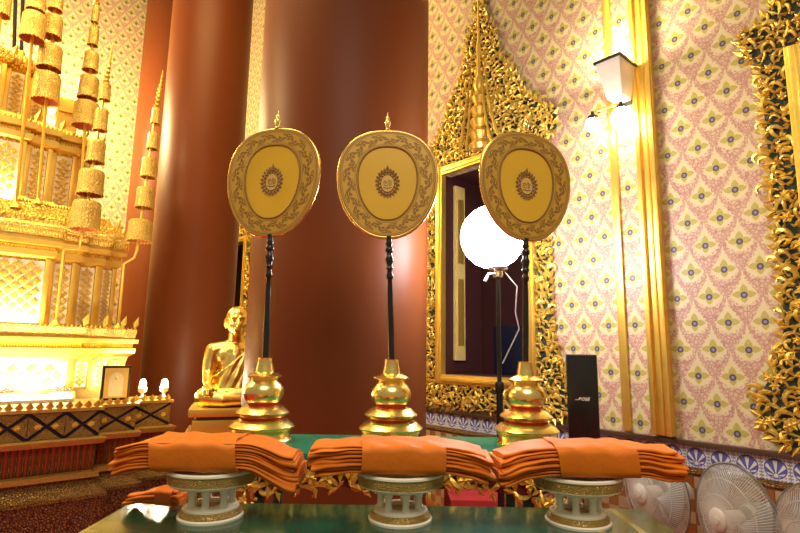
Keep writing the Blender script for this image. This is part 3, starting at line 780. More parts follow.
# ================================================================== SEATED STATUE
def statue():
    base_z = 0.895
    loc = Vector((-1.345, 4.45, 0))
    ped = thing('statue_pedestal', 'stepped gold pedestal under the seated monk statue', 'pedestal', loc, math.radians(17))
    MB().box((0.02, 0, 0.865), (0.66, 0.60, 0.06)).build('top_slab', 'gold_satin', ped, bevel=0.012)
    MB().box((0.02, 0, 0.822), (0.55, 0.51, 0.03)).build('neck', 'mosaic_dull', ped, bevel=0.004)
    MB().box((0.02, 0, 0.755), (0.60, 0.56, 0.11)).build('middle_slab', 'gold_satin', ped, bevel=0.01)
    MB().box((0.02, 0, 0.65), (0.72, 0.68, 0.10)).build('lower_slab', 'gold_mosaic', ped, bevel=0.01)
    MB().box((0.02, 0, 0.30), (0.60, 0.56, 0.60)).build('body', 'mosaic_dull', ped, bevel=0.01)
    st = thing('monk_statue', 'gold statue of a seated bald monk in a draped robe', 'statue', loc+Vector((0, 0, base_z)), math.radians(22))
    mb = MB()
    def cap(pts, rs, seg=14):
        mb.tube(pts, rs, seg)
        for p, r in ((pts[0], rs[0]), (pts[-1], rs[-1])): mb.ball(p, r*0.99, seg, 8)
    # torso
    cap([(0, 0.06, 0.10), (0, 0.05, 0.20), (0, 0.035, 0.30), (0, 0.04, 0.40)], [0.130, 0.122, 0.128, 0.120])
    mb.ball((0, 0.04, 0.38), (0.165, 0.105, 0.12)); mb.ball((0, 0.06, 0.11), (0.175, 0.14, 0.10)); mb.ball((0, -0.01, 0.21), (0.125, 0.11, 0.09))
    cap([(-0.150, 0.05, 0.440), (0, 0.055, 0.465), (0.150, 0.05, 0.440)], [0.062, 0.066, 0.062])
    cap([(0, 0.05, 0.46), (0, 0.035, 0.53), (0, 0.025, 0.57)], [0.070, 0.064, 0.064])
    # head
    H0 = Vector((0, 0.015, 0.672)); K = 1.16
    def hb(p, r): mb.ball(H0 + Vector(p)*K, tuple(q*K for q in r), 18, 12)
    def hc(pts, rs): cap([tuple(H0 + Vector(p)*K) for p in pts], [q*K for q in rs], 8)
    hb((0, 0.005, 0.018), (0.080, 0.094, 0.094)); hb((0, -0.030, -0.036), (0.068, 0.066, 0.062)); hb((0, -0.066, -0.080), (0.032, 0.026, 0.024))
    hc([(0, -0.090, 0.012), (0, -0.112, -0.026)], [0.010, 0.016])
    for s in (-1, 1):
        hb((s*0.080, 0.014, -0.008), (0.011, 0.020, 0.032)); hb((s*0.074, 0.006, -0.038), (0.009, 0.010, 0.014))
        hc([(s*0.014, -0.087, 0.026), (s*0.048, -0.072, 0.024)], [0.010, 0.009])
        hb((s*0.032, -0.078, 0.006), (0.014, 0.010, 0.008)); hb((s*0.044, -0.056, -0.030), (0.022, 0.022, 0.022))
    hc([(-0.022, -0.094, -0.054), (0.022, -0.094, -0.054)], [0.007, 0.007]); hc([(-0.018, -0.092, -0.067), (0.018, -0.092, -0.067)], [0.008, 0.008])
    # folded legs
    for s in (-1, 1):
        cap([(s*0.08, 0.03, 0.095), (s*0.165, -0.08, 0.085), (s*0.225, -0.14, 0.078)], [0.095, 0.085, 0.074])
    cap([(-0.225, -0.15, 0.07), (-0.09, -0.20, 0.057), (0.07, -0.20, 0.057), (0.14, -0.17, 0.075)], [0.068, 0.055, 0.042, 0.036])
    cap([(0.225, -0.15, 0.07), (0.10, -0.18, 0.095), (-0.05, -0.18, 0.105), (-0.13, -0.15, 0.11)], [0.068, 0.055, 0.042, 0.036])
    # arms
    cap([(-0.170, 0.05, 0.435), (-0.188, 0.045, 0.34), (-0.195, 0.025, 0.25)], [0.064, 0.060, 0.052]); cap([(-0.195, 0.025, 0.25), (-0.205, -0.06, 0.20), (-0.205, -0.125, 0.172)], [0.046, 0.040, 0.029])
    cap([(0.170, 0.05, 0.435), (0.210, 0.05, 0.34), (0.225, 0.035, 0.25)], [0.064, 0.058, 0.050]); cap([(0.225, 0.035, 0.25), (0.218, -0.06, 0.20), (0.205, -0.125, 0.172)], [0.050, 0.044, 0.030])
    for s in (-1, 1):
        mb.ball((s*0.205, -0.160, 0.158), (0.036, 0.044, 0.019), rot=(0.35, 0, 0))
        for k in range(4):
            x = s*0.205 + (k-1.5)*0.0185; ln = (0.060, 0.072, 0.068, 0.052)[k]
            cap([(x, -0.185, 0.156), (x*1.0, -0.192-ln*0.45, 0.136), (x, -0.194-ln*0.62, 0.092)], [0.0100, 0.0095, 0.008], 8)
        cap([(s*0.174, -0.145, 0.158), (s*0.152, -0.175, 0.148), (s*0.148, -0.20, 0.132)], [0.0105, 0.010, 0.0085], 8)
    body = mb.build('body', 'gold_statue', st, smooth=180)
    r = body.modifiers.new('remesh', 'REMESH'); r.mode = 'VOXEL'; r.voxel_size = 0.0065; r.use_smooth_shade = True
    s = body.modifiers.new('smooth', 'SMOOTH'); s.factor = 0.5; s.iterations = 5
    # robe: over the left shoulder, pleats run down to the right hip
    rb = MB(); nu, nv = 96, 40; grid = {}
    def torso_r(z):
        ks = [(0.05, 0.205, 0.165), (0.11, 0.195, 0.16), (0.20, 0.150, 0.150), (0.31, 0.160, 0.130), (0.38, 0.178, 0.118), (0.45, 0.195, 0.100), (0.51, 0.10, 0.080)]
        for i in range(len(ks)-1):
            if ks[i][0] <= z <= ks[i+1][0]:
                t = (z-ks[i][0])/(ks[i+1][0]-ks[i][0]); t = t*t*(3-2*t)
                return tuple(ks[i][j]+(ks[i+1][j]-ks[i][j])*t for j in (1, 2))
        return ks[-1][1:]
    for i in range(nv+1):
        z = 0.06 + 0.445*i/nv
        for j in range(nu):
            a = 2*PI*j/nu; rx, ry = torso_r(z)
            x0 = math.cos(a); y0 = math.sin(a)
            q = z*9.0 + x0*rx*-16.0 + 0.4*math.sin(a*2)
            pl = 0.013*abs(math.sin(q*PI*0.75)) + 0.007
            grid[i, j] = (x0*(rx+pl), 0.045 - 0.012 + y0*(ry+pl), z)
    idx = {}
    def ok(p): return p[2] < 0.375 + p[0]*0.85 and p[2] < 0.52
    def vid(k):
        if k not in idx: idx[k] = len(rb.v); rb.v.append(grid[k])
        return idx[k]
    for i in range(nv):
        for j in range(nu):
            ks = [(i, j), (i, (j+1) % nu), (i+1, (j+1) % nu), (i+1, j)]
            if all(ok(grid[k]) for k in ks): rb.f.append(tuple(vid(k) for k in ks))
    ro = rb.build('robe', 'gold_statue', st, smooth=180); so = ro.modifiers.new('solid', 'SOLIDIFY'); so.thickness = 0.006; so.offset = 1
    # folded shoulder sash
    sh = MB(); pts = [(0.15+0.0*t, -0.075-0.02*math.sin(PI*t) + 0.10*max(0, t-0.8), 0.18+0.32*t) for t in [i/12 for i in range(13)]]
    sh.tube(pts, 0.030, 8, flat=0.4); sh.build('shoulder_sash', 'gold_statue', st)
statue()

# ================================================================== CEREMONIAL FANS ON GOLD STANDS
def outline(sx, sz, n=96):
    pts = []
    for i in range(n):
        t = 2*PI*i/n; c, s = math.cos(t), math.sin(t)
        x = math.copysign(abs(s)**0.84, s)*(1+0.125*c-0.05*c*c)*0.985; z = math.copysign(abs(c)**0.92, c)
        pts.append((x*sx, z*sz))
    return pts
HW, HH = 0.217, 0.240
OP = outline(HW, HH); IP = [(x*0.60, z*0.69+0.002) for x, z in OP]; MP = [(x*0.70, z*0.71+0.003) for x, z in OP]
def fan_parts():
    n = len(OP)
    bd = MB(); bd.prism(OP, -0.006, 0.006); blade_me = bd.mesh('blade', 30, 0, M['silk'])
    # printed border, one thin ring lying on the blade face
    me = bpy.data.meshes.new('border'); vs = []; fs = []
    for i in range(n): vs += [(OP[i][0]*0.985, -0.0085, OP[i][1]*0.985), (IP[i][0], -0.0085, IP[i][1]), (OP[i][0]*0.985, -0.0055, OP[i][1]*0.985), (IP[i][0], -0.0055, IP[i][1])]
    for i in range(n):
        j = (i+1) % n; fs += [(4*i, 4*i+1, 4*j+1, 4*j), (4*i+1, 4*i+3, 4*j+3, 4*j+1), (4*i+2, 4*i, 4*j, 4*j+2)]
    me.from_pydata(vs, [], fs); uvl = me.uv_layers.new(name='UVMap'); li = 0
    for k, p in enumerate(me.polygons):
        i = k//3
        for vi in p.vertices:
            q = vi//4; u = q/n
            if q == 0 and i == n-1: u = 1.0
            uvl.data[li].uv = (u, 0.0 if vi % 4 in (0, 2) else 1.0); li += 1
    me.materials.append(M['border'])
    rim = MB().tube([(x, 0, z) for x, z in OP] + [(OP[0][0], 0, OP[0][1])], 0.0085, 8, caps=False).mesh('rim', 60, 0, M['rim'])
    rope = MB().tube([(x, -0.009, z) for x, z in IP] + [(IP[0][0], -0.009, IP[0][1])], 0.0025, 6, caps=False).mesh('inner_cord', 60, 0, M['ink'])
    # wreath emblem
    em = MB()
    for i in range(22):
        a = 2*PI*i/22; x, z = 0.043*math.sin(a), 0.056*math.cos(a)+0.002
        sc = 0.017 if i else 0.030
        leaf(em, x*0.9, z*0.9, math.atan2(z, x), sc, 0.015, -0.0075, 0.003)
    ov = lambda rx, rz, k=32: [(rx*math.sin(2*PI*i/k), -0.0075, rz*math.cos(2*PI*i/k)) for i in range(k+1)]
    em.tube(ov(0.040, 0.052), 0.0035, 6, caps=False); em.tube(ov(0.030, 0.040), 0.0022, 6, caps=False)
    for i in range(16):
        a = 2*PI*i/16; em.ball((0.035*math.sin(a), -0.0085, 0.046*math.cos(a)), 0.0035, 6, 4)
    em = em.mesh('wreath', 40, 0, M['ink'])
    mg = MB(); mg.tube([(-0.004, -0.008, -0.012), (-0.016, -0.008, -0.006), (-0.016, -0.008, 0.008), (-0.008, -0.008, 0.012), (-0.005, -0.008, 0.004), (-0.011, -0.008, 0.0)], 0.0016, 5)
    mg.tube([(0.001, -0.008, -0.012), (0.002, -0.008, 0.010), (0.007, -0.008, 0.016), (0.010, -0.008, 0.008), (0.009, -0.008, -0.011), (0.016, -0.008, -0.006), (0.016, -0.008, 0.012)], 0.0016, 5)
    mg.tube([(-0.018, -0.008, -0.018), (0, -0.008, -0.022), (0.018, -0.008, -0.018)], 0.0018, 5); mg = mg.mesh('monogram', 40, 0, M['ink'])
    iv = MB(); iv.prism([(0.030*math.sin(2*PI*i/28), 0.040*math.cos(2*PI*i/28)) for i in range(28)], -0.0072, -0.005); iv = iv.mesh('emblem_field', 0, 0, M['ivory'])
    fin = MB().lathe([(0.010, 0), (0.012, 0.004), (0.007, 0.010), (0.010, 0.022), (0.013, 0.034), (0.010, 0.044), (0.006, 0.048), (0.008, 0.054), (0.003, 0.064), (0.001, 0.078)], 12).mesh('finial', 50, 0, M['gold'])
    return blade_me, me, rim, rope, em, mg, iv, fin
FP = fan_parts()
hp = []
for z, r in ((0.0, 0.013), (0.02, 0.0135), (0.16, 0.0145), (0.30, 0.0125), (0.345, 0.0105), (0.352, 0.0155), (0.362, 0.0165), (0.372, 0.012), (0.385, 0.012), (0.392, 0.018), (0.402, 0.013), (0.415, 0.0165), (0.428, 0.020), (0.440, 0.014), (0.452, 0.0125), (0.458, 0.019), (0.470, 0.019), (0.478, 0.012), (0.490, 0.017), (0.50, 0.012), (0.52, 0.014)): hp.append((r, z))
handle_me = MB().lathe(hp, 16).mesh('handle', 50, 0, M['black'])
def ceremonial_fan(x, y, z0, tilt, yaw, blade_roll, label):
    root = thing('ceremonial_fan', label, 'fan', (x, y, z0), 0, 'oval ceremonial fans on gold stands'); root.rotation_euler = (0, tilt, yaw)
    h_ = inst(handle_me, 'handle', root); h_.scale = (0.95, 0.95, HL/0.52)
    bl = inst(FP[0], 'blade', root, (0, 0, HL-0.004+HH), (0, blade_roll, 0))
    for me, nm in ((FP[1], 'border_band'), (FP[2], 'rim'), (FP[3], 'inner_cord'), (FP[4], 'wreath_emblem'), (FP[5], 'monogram'), (FP[6], 'emblem_field')): inst(me, nm, bl)
    inst(FP[7], 'finial', bl, (0, 0, HH+0.004), (0, 0, 0), (1.05, 1.05, 1.12))
    return root
ST_Z = 0.9775; HL = 0.561; SS = 0.95
def fan_stand():
    root = thing('fan_stand', 'x', 'stand', (0, 0, 0), 0, 'turned gold stands on the green table')
    MB().lathe([(0.128, 0), (0.130, 0.012), (0.122, 0.022), (0.121, 0.040), (0.126, 0.046), (0.121, 0.052)], 48).build('foot', 'gold', root)
    MB().lathe([(0.121, 0.050), (0.138, 0.060), (0.139, 0.066), (0.116, 0.086), (0.098, 0.094)], 48).build('lower_skirt', 'gold', root)
    MB().lathe([(0.092, 0.088), (0.092, 0.106)], 48).build('red_ring', 'red_ring', root)
    MB().lathe([(0.092, 0.104), (0.098, 0.110), (0.114, 0.116), (0.115, 0.122), (0.090, 0.144), (0.072, 0.150)], 48).build('upper_skirt', 'gold', root)
    MB().lathe([(0.066, 0.148), (0.066, 0.164)], 48).build('red_ring', 'red_ring', root)
    MB().lathe([(0.062, 0.162), (0.070, 0.166), (0.082, 0.180), (0.0875, 0.200), (0.085, 0.222), (0.074, 0.240), (0.060, 0.252), (0.056, 0.262)], 48).build('bulb', 'gold', root)
    MB().lathe([(0.056, 0.260), (0.064, 0.264), (0.077, 0.270), (0.078, 0.276), (0.060, 0.284), (0.042, 0.292)], 48).build('collar', 'gold', root)
    MB().lathe([(0.040, 0.290), (0.036, 0.312), (0.0295, 0.345), (0.031, 0.352), (0.024, 0.352), (0.022, 0.30)], 32).build('socket', 'gold', root)
    return root
stand0 = fan_stand()
fans = [(at(261, 443, 2.25), 'left', math.radians(-0.8), math.radians(-14), math.radians(2.6)),
        (at(390.5, 443, 2.25), 'mid', math.radians(-2.3), math.radians(0), math.radians(1.4)),
        (at(527, 445, 2.25), 'right', math.radians(1.5), math.radians(16), math.radians(0.0))]
LAB = {'left': 'oval gold ceremonial fan with wreath emblem, leftmost, tilted a little to the right',
       'mid': 'oval gold ceremonial fan with wreath emblem, the middle one before the thick column',
       'right': 'oval gold ceremonial fan with wreath emblem, in front of the glowing globe lamp'}
SLAB = {'left': 'turned gold stand of the leftmost fan, nearest the monk statue', 'mid': 'turned gold stand of the middle fan', 'right': 'turned gold stand of the fan nearest the black speaker'}
for i, (p, k, tilt, yaw, br) in enumerate(fans):
    s = stand0 if i == 0 else copy_tree(stand0)
    s.location = (p.x, 2.25, ST_Z); s['label'] = SLAB[k]; s.rotation_euler = (0, 0, i*0.7); s.scale = (SS*0.985, SS*0.985, SS)
    ceremonial_fan(p.x, 2.25, ST_Z+0.312*SS, tilt, yaw, br, LAB[k])

# ================================================================== TABLES
tb_ = thing('altar_table', 'green-topped table with gilt carved apron carrying the gold fan stands', 'table', (-0.01, 2.235, 0))
MB().box((0, 0, 0.962), (1.38, 0.44, 0.030)).build('tabletop', 'green_top', tb_, bevel=0.005)
MB().box((0, 0, 0.935), (1.30, 0.38, 0.030)).build('under_frame', 'lacquer_red', tb_, bevel=0.004)
for sx in (-1, 1):
    for sy in (-1, 1): MB().box((sx*0.495, sy*0.165, 0.46), (0.035, 0.035, 0.92)).build('leg', 'green_leg', tb_, bevel=0.004)
rng = random.Random(5); random.seed(5)
for (c, nm) in ((0, 'apron'),):
    apoly = [(-0.62, 0.93), (0.62, 0.93), (0.60, 0.86), (0.52, 0.83), (0.40, 0.842), (0.25, 0.865), (0.10, 0.842), (0, 0.825), (-0.10, 0.842), (-0.25, 0.865), (-0.40, 0.842), (-0.52, 0.83), (-0.60, 0.86)]
    ap = MB().prism(apoly, -0.19, -0.175).build('apron', 'lacquer_red', tb_, smooth=0)
    cv = MB(); foliage(cv, apoly, [], 0.036, 0.066, rng)
    o = cv.build('apron_carving', 'gold_leaf', ap, smooth=30, kind='stuff'); o.location = (0, -0.165, 0)
for sx in (-1, 1):
    cv = MB(); pl = [(0.50, 0.60), (0.52, 0.80), (0.62, 0.86), (0.60, 0.78), (0.56, 0.70)]
    foliage(cv, [(sx*x, z) for x, z in pl], [], 0.032, 0.06, rng)
    o = cv.build('corner_bracket', 'gold_leaf', tb_, smooth=30, kind='stuff'); o.location = (0, -0.165, 0)

TZ = 0.862
ft = thing('front_table', 'dark green glass-topped table carrying the white trays', 'table', (-0.03, 1.42, 0))
MB().box((0, 0, TZ-0.012), (1.62, 0.76, 0.024)).build('glass_top', 'glass_top', ft, bevel=0.003)
MB().box((0, 0, TZ-0.064), (1.56, 0.70, 0.08)).build('rail', 'green_leg', ft, bevel=0.004)
for sx in (-1, 1):
    for sy in (-1, 1): MB().box((sx*0.72, sy*0.29, 0.38), (0.06, 0.06, 0.762)).build('leg', 'green_leg', ft, bevel=0.006)

# ------------------------------------------------------------------ white footed trays
def tray():
    root = thing('footed_tray', 'x', 'tray', (0, 0, 0), 0, 'white footed trays on the front table')
    MB().lathe([(0.093, 0.0), (0.094, 0.006), (0.090, 0.009), (0.088, 0.010)], 48).build('foot_rim', 'porcelain', root)
    MB().lathe([(0.088, 0.009), (0.0895, 0.012), (0.083, 0.024), (0.080, 0.026)], 48).build('foot_band', 'tray_gold', root)
    MB().lathe([(0.080, 0.025), (0.080, 0.030), (0.070, 0.036), (0.050, 0.038), (0.048, 0.020)], 48).build('foot_top', 'porcelain', root)
    for i in range(7):
        a = 2*PI*(i+0.3)/7
        MB().lathe([(0.013, 0.034), (0.013, 0.040), (0.010, 0.044), (0.0095, 0.066), (0.011, 0.070), (0.012, 0.074), (0.015, 0.086)], 14, (0.058*math.cos(a), 0.058*math.sin(a), 0)).build('pillar', 'porcelain', root)
    MB().lathe([(0.03, 0.083), (0.072, 0.083), (0.085, 0.086), (0.112, 0.094), (0.124, 0.100), (0.126, 0.103), (0.110, 0.104)], 56).build('bowl', 'porcelain', root)
    MB().lathe([(0.110, 0.102), (0.1245, 0.103), (0.1285, 0.118), (0.1285, 0.131), (0.110, 0.132)], 56).build('gold_band', 'tray_gold', root)
    MB().lathe([(0.110, 0.130), (0.1285, 0.130), (0.1325, 0.133), (0.1325, 0.138), (0.128, 0.141), (0.120, 0.140), (0.116, 0.134), (0.02, 0.132)], 56).build('rim', 'porcelain', root)
    return root
t0 = tray()
TR = [at(210, 522, 1.66), at(400, 524, 1.66), at(578, 520, 1.66)]
TL = ['white footed tray with gold band, leftmost, above the bare table corner', 'white footed tray with gold band, the middle one', 'white footed tray with gold band nearest the electric fans']
for i in range(3):
    t = t0 if i == 0 else copy_tree(t0)
    t.location = (TR[i].x, 1.66, TZ); t.rotation_euler = (0, 0, i*0.23); t['label'] = TL[i]

# ------------------------------------------------------------------ folded orange robes
def smooth01(t): t = max(0.0, min(1.0, t)); return t*t*(3-2*t)
def bundle(label, loc, xl, xr, bl, br, W, H, droopL, droopR, seed, N=9, riseL=1.0, riseR=1.0, group='folded orange robes on the trays', yl=0.0, yr=0.0, rotz=0.0):
    """xl..xr: ends; bl..br: the wrapped middle; droop: how far the end centres sink; rise: thickness of the ends against the middle"""
    rg = random.Random(seed)
    root = thing('folded_robe', label, 'robe', loc, rotz, group)
    wts = [rg.uniform(0.6, 1.5) for _ in range(N)]; tot = sum(wts); wts = [w_*H/tot for w_ in wts]; zlo = 0.0
    for k in range(N):
        t = wts[k]; zmid = zlo+t/2; zlo += t
        e0 = xl + rg.uniform(0, 0.014) + (0.008 if k in (0, N-1) else 0); e1_ = xr - rg.uniform(0, 0.014) - (0.008 if k in (0, N-1) else 0)
        ph = rg.uniform(0, 6.28); w = W*rg.uniform(0.955, 0.995); yo = rg.uniform(-0.0035, 0.0035)
        rs = []; n = 44; lift = rg.uniform(-0.0012, 0.0012); skew = rg.uniform(-0.02, 0.02)
        for i in range(n+1):
            x = e0 + (e1_-e0)*i/n
            fl = smooth01((bl-x)/max(1e-6, bl-xl)); fr = smooth01((x-br)/max(1e-6, xr-br)); f = fl+fr
            hs = 1.0 + (riseL-1)*fl + (riseR-1)*fr
            zc = zmid*hs - droopL*fl**1.3 - droopR*fr**1.3 + lift*f*2
            zc += f*(0.0030*math.sin(x*42+seed) + 0.0018*math.sin(x*75+ph))
            yc = yo*(1+2.5*f) + yl*fl + yr*fr + f*0.006*math.sin(x*31+ph*2)
            ww = w*(1 - 0.05*f); th = t*hs*(0.56+0.20*f)
            ring = []
            for j in range(24):
                a = 2*PI*j/24; c, s_ = math.cos(a), math.sin(a)
                yy = math.copysign(abs(c)**0.40, c)*ww/2*(1-0.10*((k+0.5)/N-0.5)**2*4); zz = math.copysign(abs(s_)**0.60, s_)*th
                zz += f*0.0040*math.sin(yy*30+seed*2+x*9) + f*0.002*math.sin(yy*70+ph) + f*skew*yy
                ring.append((x + f*skew*yy*2, yc+yy, zc+zz))
            rs.append(ring)
        MB().rings(rs).build('cloth_fold', 'robe', root, smooth=60)
    # wrapped band, soft creases
    rs = []; n = 26
    for side in (0, 1):
        for i in range(n+1):
            q = i/n if side == 0 else 1-i/n
            x = bl + (br-bl)*q; edge = min(q, 1-q)*n; gro = (0.0062 if side == 0 else 0.0020)
            ring = []
            for j in range(40):
                a = 2*PI*j/40; c, s = math.cos(a), math.sin(a)
                yy = math.copysign(abs(c)**0.50, c)*(W/2+gro); zz = math.copysign(abs(s)**0.42, s)*(H/2+gro)
                slant = 0.010*math.sin(a+seed)
                wr_ = 0.0022*math.sin(x*70+yy*45+seed)+0.0016*math.sin(x*33-yy*70+zz*60)
                ring.append((x+slant, yy*(1+wr_*1.2), H/2+zz+wr_*(1 if s > 0 else 0.3)))
            rs.append(ring)
    mb = MB(); mb.rings(rs, caps=False); m2 = len(rs)*40 - 40
    mb.f += [(j, (j+1) % 40, m2+(j+1) % 40, m2+j) for j in range(40)]
    mb.build('wrap_band', 'robe', root, smooth=60)
    return root
TT = TZ + 0.1485
B1 = TR[0].x; B2 = TR[1].x; B3 = TR[2].x
bundle('folded orange robe tied round the middle, leftmost, with a drooping fanned end', (B1, 1.63, TT), -0.256, 0.272, -0.140, 0.098, 0.18, 0.078, 0.020, 0.060, 3, 10, 0.92, 1.22, rotz=0.02)
bundle('folded orange robe with a broad band, the middle one on its tray', (B2, 1.63, TT), -0.262, 0.262, -0.118, 0.115, 0.18, 0.076, 0.016, 0.026, 5, 8, 1.08, 1.0)
bundle('folded orange robe with a square-cut end, nearest the electric fans', (B3, 1.63, TT), -0.252, 0.272, -0.080, 0.140, 0.18, 0.078, 0.036, 0.014, 9, 9, 1.02, 0.98)
# one more robe lying flat behind the left tray
bundle('flat folded orange robe lying on the table behind the leftmost tray', (-0.735, 1.752, TZ+0.013), -0.10, 0.085, 0.01, 0.06, 0.085, 0.040, 0.0, 0.0, 21, 4, 0.6, 0.9, 'spare robe')

# ================================================================== LAMPS AND SPEAKER
# globe lamp on a black stand
gp = at(492.5, 237, 3.15)
gl = thing('globe_lamp', 'large glowing white globe lamp on a black tripod stand', 'lamp', (gp.x+0.03, 3.15, 0))
MB().ball((-0.03, 0, gp.z), 0.192, 48, 32).build('globe', 'lamp_white', gl, smooth=180)
MB().tube([(0, 0, 0.12), (0, 0, 1.15)], 0.019, 12).build('lower_pole', 'black', gl); MB().tube([(0, 0, 1.10), (0, 0, gp.z-0.19)], 0.013, 12).build('upper_pole', 'black', gl)
MB().lathe([(0.024, 1.12), (0.026, 1.13), (0.026, 1.17), (0.02, 1.18)], 16).build('clamp_collar', 'dark_metal', gl)
MB().lathe([(0.02, gp.z-0.25), (0.03, gp.z-0.245), (0.03, gp.z-0.21), (0.055, gp.z-0.20), (0.06, gp.z-0.185), (0.03, gp.z-0.17)], 20).build('lamp_socket', 'steel', gl)
MB().tube([(-0.02, -0.02, gp.z-0.225), (-0.06, -0.03, gp.z-0.23), (-0.085, -0.035, gp.z-0.275)], [0.009, 0.009, 0.011], 8).build('clamp_lever', 'white_plastic', gl)
MB().tube([(0.03, 0, gp.z-0.2), (0.11, -0.01, gp.z-0.30), (0.10, 0.0, gp.z-0.45), (0.12, 0, gp.z-0.55), (0.02, 0, gp.z-0.75)], 0.004, 6).build('cable', 'white_plastic', gl)
for i in range(3):
    a = 2*PI*i/3+0.5
    MB().tube([(0, 0, 0.40), (0.28*math.cos(a), 0.28*math.sin(a), 0.012)], 0.011, 8).build('tripod_leg', 'black', gl)

# wall floodlight box with two hanging globes
wl = thing('wall_lamp', 'cream floodlight box with two glowing globes between the gold strips', 'lamp', AB(AW, 0)-e2*(-1.585), ROT_W)
def hexa(mb, top, bot): mb.rings([bot, top])
bx = MB(); hexa(bx, [(-0.085, -0.27, 3.26), (0.085, -0.27, 3.26), (0.085, -0.05, 3.26), (-0.085, -0.05, 3.26)], [(-0.045, -0.21, 3.02), (0.06, -0.21, 3.02), (0.06, -0.08, 3.02), (-0.045, -0.08, 3.02)])
h = bx.build('housing', 'housing', wl, bevel=0.006)
MB().box((0, -0.16, 3.268), (0.19, 0.24, 0.018)).build('dark_lid', 'dark_metal', h, bevel=0.004)
MB().box((-0.01, -0.03, 3.10), (0.10, 0.08, 0.14)).build('wall_bracket', 'dark_metal', wl, bevel=0.005)
MB().tube([(-0.16, -0.20, 2.97), (0.03, -0.16, 2.985)], 0.008, 8).build('cross_arm', 'gold_satin', wl)
for x, y, z, r in ((-0.155, -0.20, 2.88, 0.048), (0.025, -0.16, 2.88, 0.068)):
    MB().lathe([(0.012, z+r+0.045), (0.014, z+r+0.02), (0.034, z+r+0.012), (0.036, z+r-0.012)], 16, (x, y, 0)).build('globe_cap', 'dark_metal', wl)
    MB().ball((x, y, z), (r, r, r*1.1), 24, 16).build('glass_globe', 'bulb', wl, smooth=180)
# upward throw of the floodlight onto the papered strip
l = bpy.data.lights.new('flood_light', 'AREA'); l.energy = 13; l.color = (1.0, 0.87, 0.58); l.shape = 'RECTANGLE'; l.size = 0.16; l.size_y = 0.20
o = bpy.data.objects.new('flood_light', l); C.objects.link(o); o.parent = wl; o.location = (0, -0.16, 3.29); o.rotation_euler = (PI-0.35, 0, 0)

# black loudspeaker on a pole
sp0 = at(583, 437, 3.2); sz = 0.865
spk = thing('loudspeaker', 'slim black loudspeaker with a white logo beside the carved window frame', 'speaker', (sp0.x+0.005, 3.2, 0), math.radians(-17))
MB().box((0, 0, 1.098), (0.170, 0.18, 0.490)).build('cabinet', 'black_matte', spk, bevel=0.008)
MB().box((0, -0.092, 1.098), (0.158, 0.008, 0.477)).build('grille', 'black', spk, bevel=0.003)
MB().tube([(0, 0, 0.05), (0, 0, 0.87)], 0.018, 12).build('pole', 'dark_metal', spk); MB().lathe([(0.17, 0), (0.17, 0.012), (0.03, 0.03), (0.02, 0.06)], 32).build('base', 'dark_metal', spk)
cu = bpy.data.curves.new('logo', 'FONT'); cu.body = 'BOSE'; cu.size = 0.024; cu.shear = 0.35; cu.align_x = 'CENTER'; cu.extrude = 0.0008; cu.space_character = 1.1; cu.offset = 0.0006
lo = bpy.data.objects.new('logo_tmp', cu); C.objects.link(lo)
bpy.context.view_layer.update()
dg = bpy.context.evaluated_depsgraph_get(); lm = bpy.data.meshes.new_from_object(lo.evaluated_get(dg)); bpy.data.objects.remove(lo)
lm.materials.clear(); lm.materials.append(M['paper']); lg = bpy.data.objects.new('logo', lm); C.objects.link(lg); lg.parent = spk
lg.location = (0.004, -0.097, 1.085); lg.rotation_euler = (PI/2, 0, 0)
mb = MB().box((-0.032, -0.0972, 1.088), (0.022, 0.001, 0.003)).build('logo_line', 'paper', spk, smooth=0)

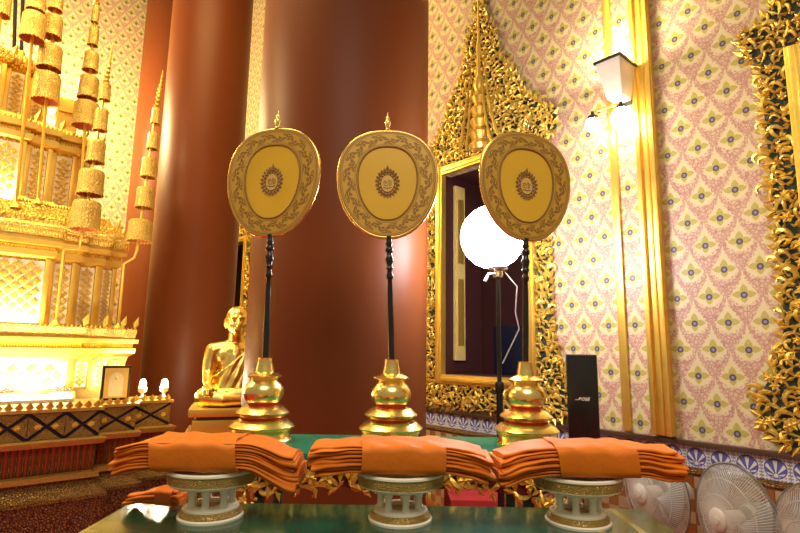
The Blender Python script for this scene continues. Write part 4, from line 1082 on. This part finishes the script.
# ------------------------------------------------------------------ electric fans by the wall
def electric_fan():
    root = thing('electric_fan', 'x', 'fan', (0, 0, 0), 0, 'white electric fans along the wall')
    R = 0.225; zc = 0.70
    def cage(front):
        mb = MB(); sgn = -1 if front else 1; dep = 0.085 if front else 0.075
        def pt(r, a):
            t = r/R; y = sgn*dep*(1-t**2.6); return (r*math.cos(a), y, zc+r*math.sin(a))
        for i in range(120):
            a = 2*PI*i/120; mb.tube([pt(r, a+0.25*(r/R-0.2)) for r in (0.045, 0.10, 0.16, 0.20, 0.218, 0.225)], 0.0013, 3)
        for r in (0.10, 0.165, 0.225):
            mb.tube([pt(r, 2*PI*i/48) for i in range(49)], 0.0018 if r < 0.2 else 0.0055, 6, caps=False)
        return mb.build('front_grille' if front else 'rear_grille', 'wire', root)
    cage(True); cage(False)
    RY = Matrix.Rotation(PI/2, 4, 'X')
    hb = MB().lathe([(0.0, 0.095), (0.040, 0.093), (0.047, 0.088), (0.048, 0.078), (0.044, 0.074)], 32, (0, 0, zc), M4=RY.to_3x3()).build('centre_cap', 'white_plastic', root)
    MB().lathe([(0.0, 0.098), (0.016, 0.097), (0.017, 0.093)], 20, (0, 0, zc), M4=RY.to_3x3()).build('badge', 'wire', hb)
    MB().lathe([(0.0, 0.05), (0.03, 0.048), (0.036, 0.03), (0.036, -0.02), (0.0, -0.022)], 24, (0, 0, zc), M4=RY.to_3x3()).build('hub', 'white_plastic', root)
    for k in range(3):
        a0 = 2*PI*k/3; rs = []
        for i in range(9):
            t = i/8; r = 0.03+0.165*t; wd_ = 0.5+0.45*math.sin(PI*min(1, t*0.8)); ring = []
            for j in range(7):
                q = j/6-0.5; a = a0 + q*wd_*1.7*(0.6+0.4*t); ring.append((r*math.cos(a), 0.03*q*2*(1-0.3*t), zc+r*math.sin(a)))
            rs.append(ring)
        o = MB(); o.rings(rs, caps=False, closed=False); ob = o.build('fan_blade', 'blade', root); s = ob.modifiers.new('solid', 'SOLIDIFY'); s.thickness = 0.0025
    MB().lathe([(0.0, -0.05), (0.05, -0.052), (0.062, -0.075), (0.062, -0.15), (0.045, -0.185), (0.0, -0.19)], 28, (0, 0, zc), M4=RY.to_3x3()).build('motor_housing', 'white_plastic', root)
    MB().tube([(0, 0.11, zc-0.05), (0, 0.10, zc-0.12), (0, 0.08, zc-0.20)], [0.03, 0.026, 0.024], 14).build('neck', 'white_plastic', root)
    MB().tube([(0, 0.08, 0.03), (0, 0.08, zc-0.18)], 0.017, 14).build('pole', 'white_plastic', root)
    MB().lathe([(0.19, 0), (0.19, 0.012), (0.16, 0.028), (0.05, 0.045), (0.03, 0.07), (0.02, 0.08)], 40, (0, 0.08, 0)).build('base', 'white_plastic', root)
    return root
ef0 = electric_fan()
EF = [(655, 493, 2.80, 62, 'white electric fan half hidden behind the square-cut orange robe'), (735, 511, 2.40, 66, 'white electric fan standing alone between two others under the blue tiles'), (826, 541, 2.02, 68, 'white electric fan cut by the right edge of the picture')]
for i, (px, py, Y, fa, lab) in enumerate(EF):
    f = ef0 if i == 0 else copy_tree(ef0)
    p = at(px, py, Y); f.location = (p.x, p.y, 0.0); f['label'] = lab
    f.rotation_euler = (0, 0, -math.radians(fa+14)); f.scale = (1, 1, p.z/0.70) if False else (1, 1, 1)
    f.location.z = 0.0
    if abs(p.z-0.70) > 0.001:
        for ch in f.children:
            if ch.name.startswith(('pole', 'base')): continue
            ch.location.z += p.z-0.70
        for ch in f.children:
            if ch.name.startswith('pole'): ch.scale.z = (p.z-0.18)/(0.52)

bpy.context.view_layer.update()
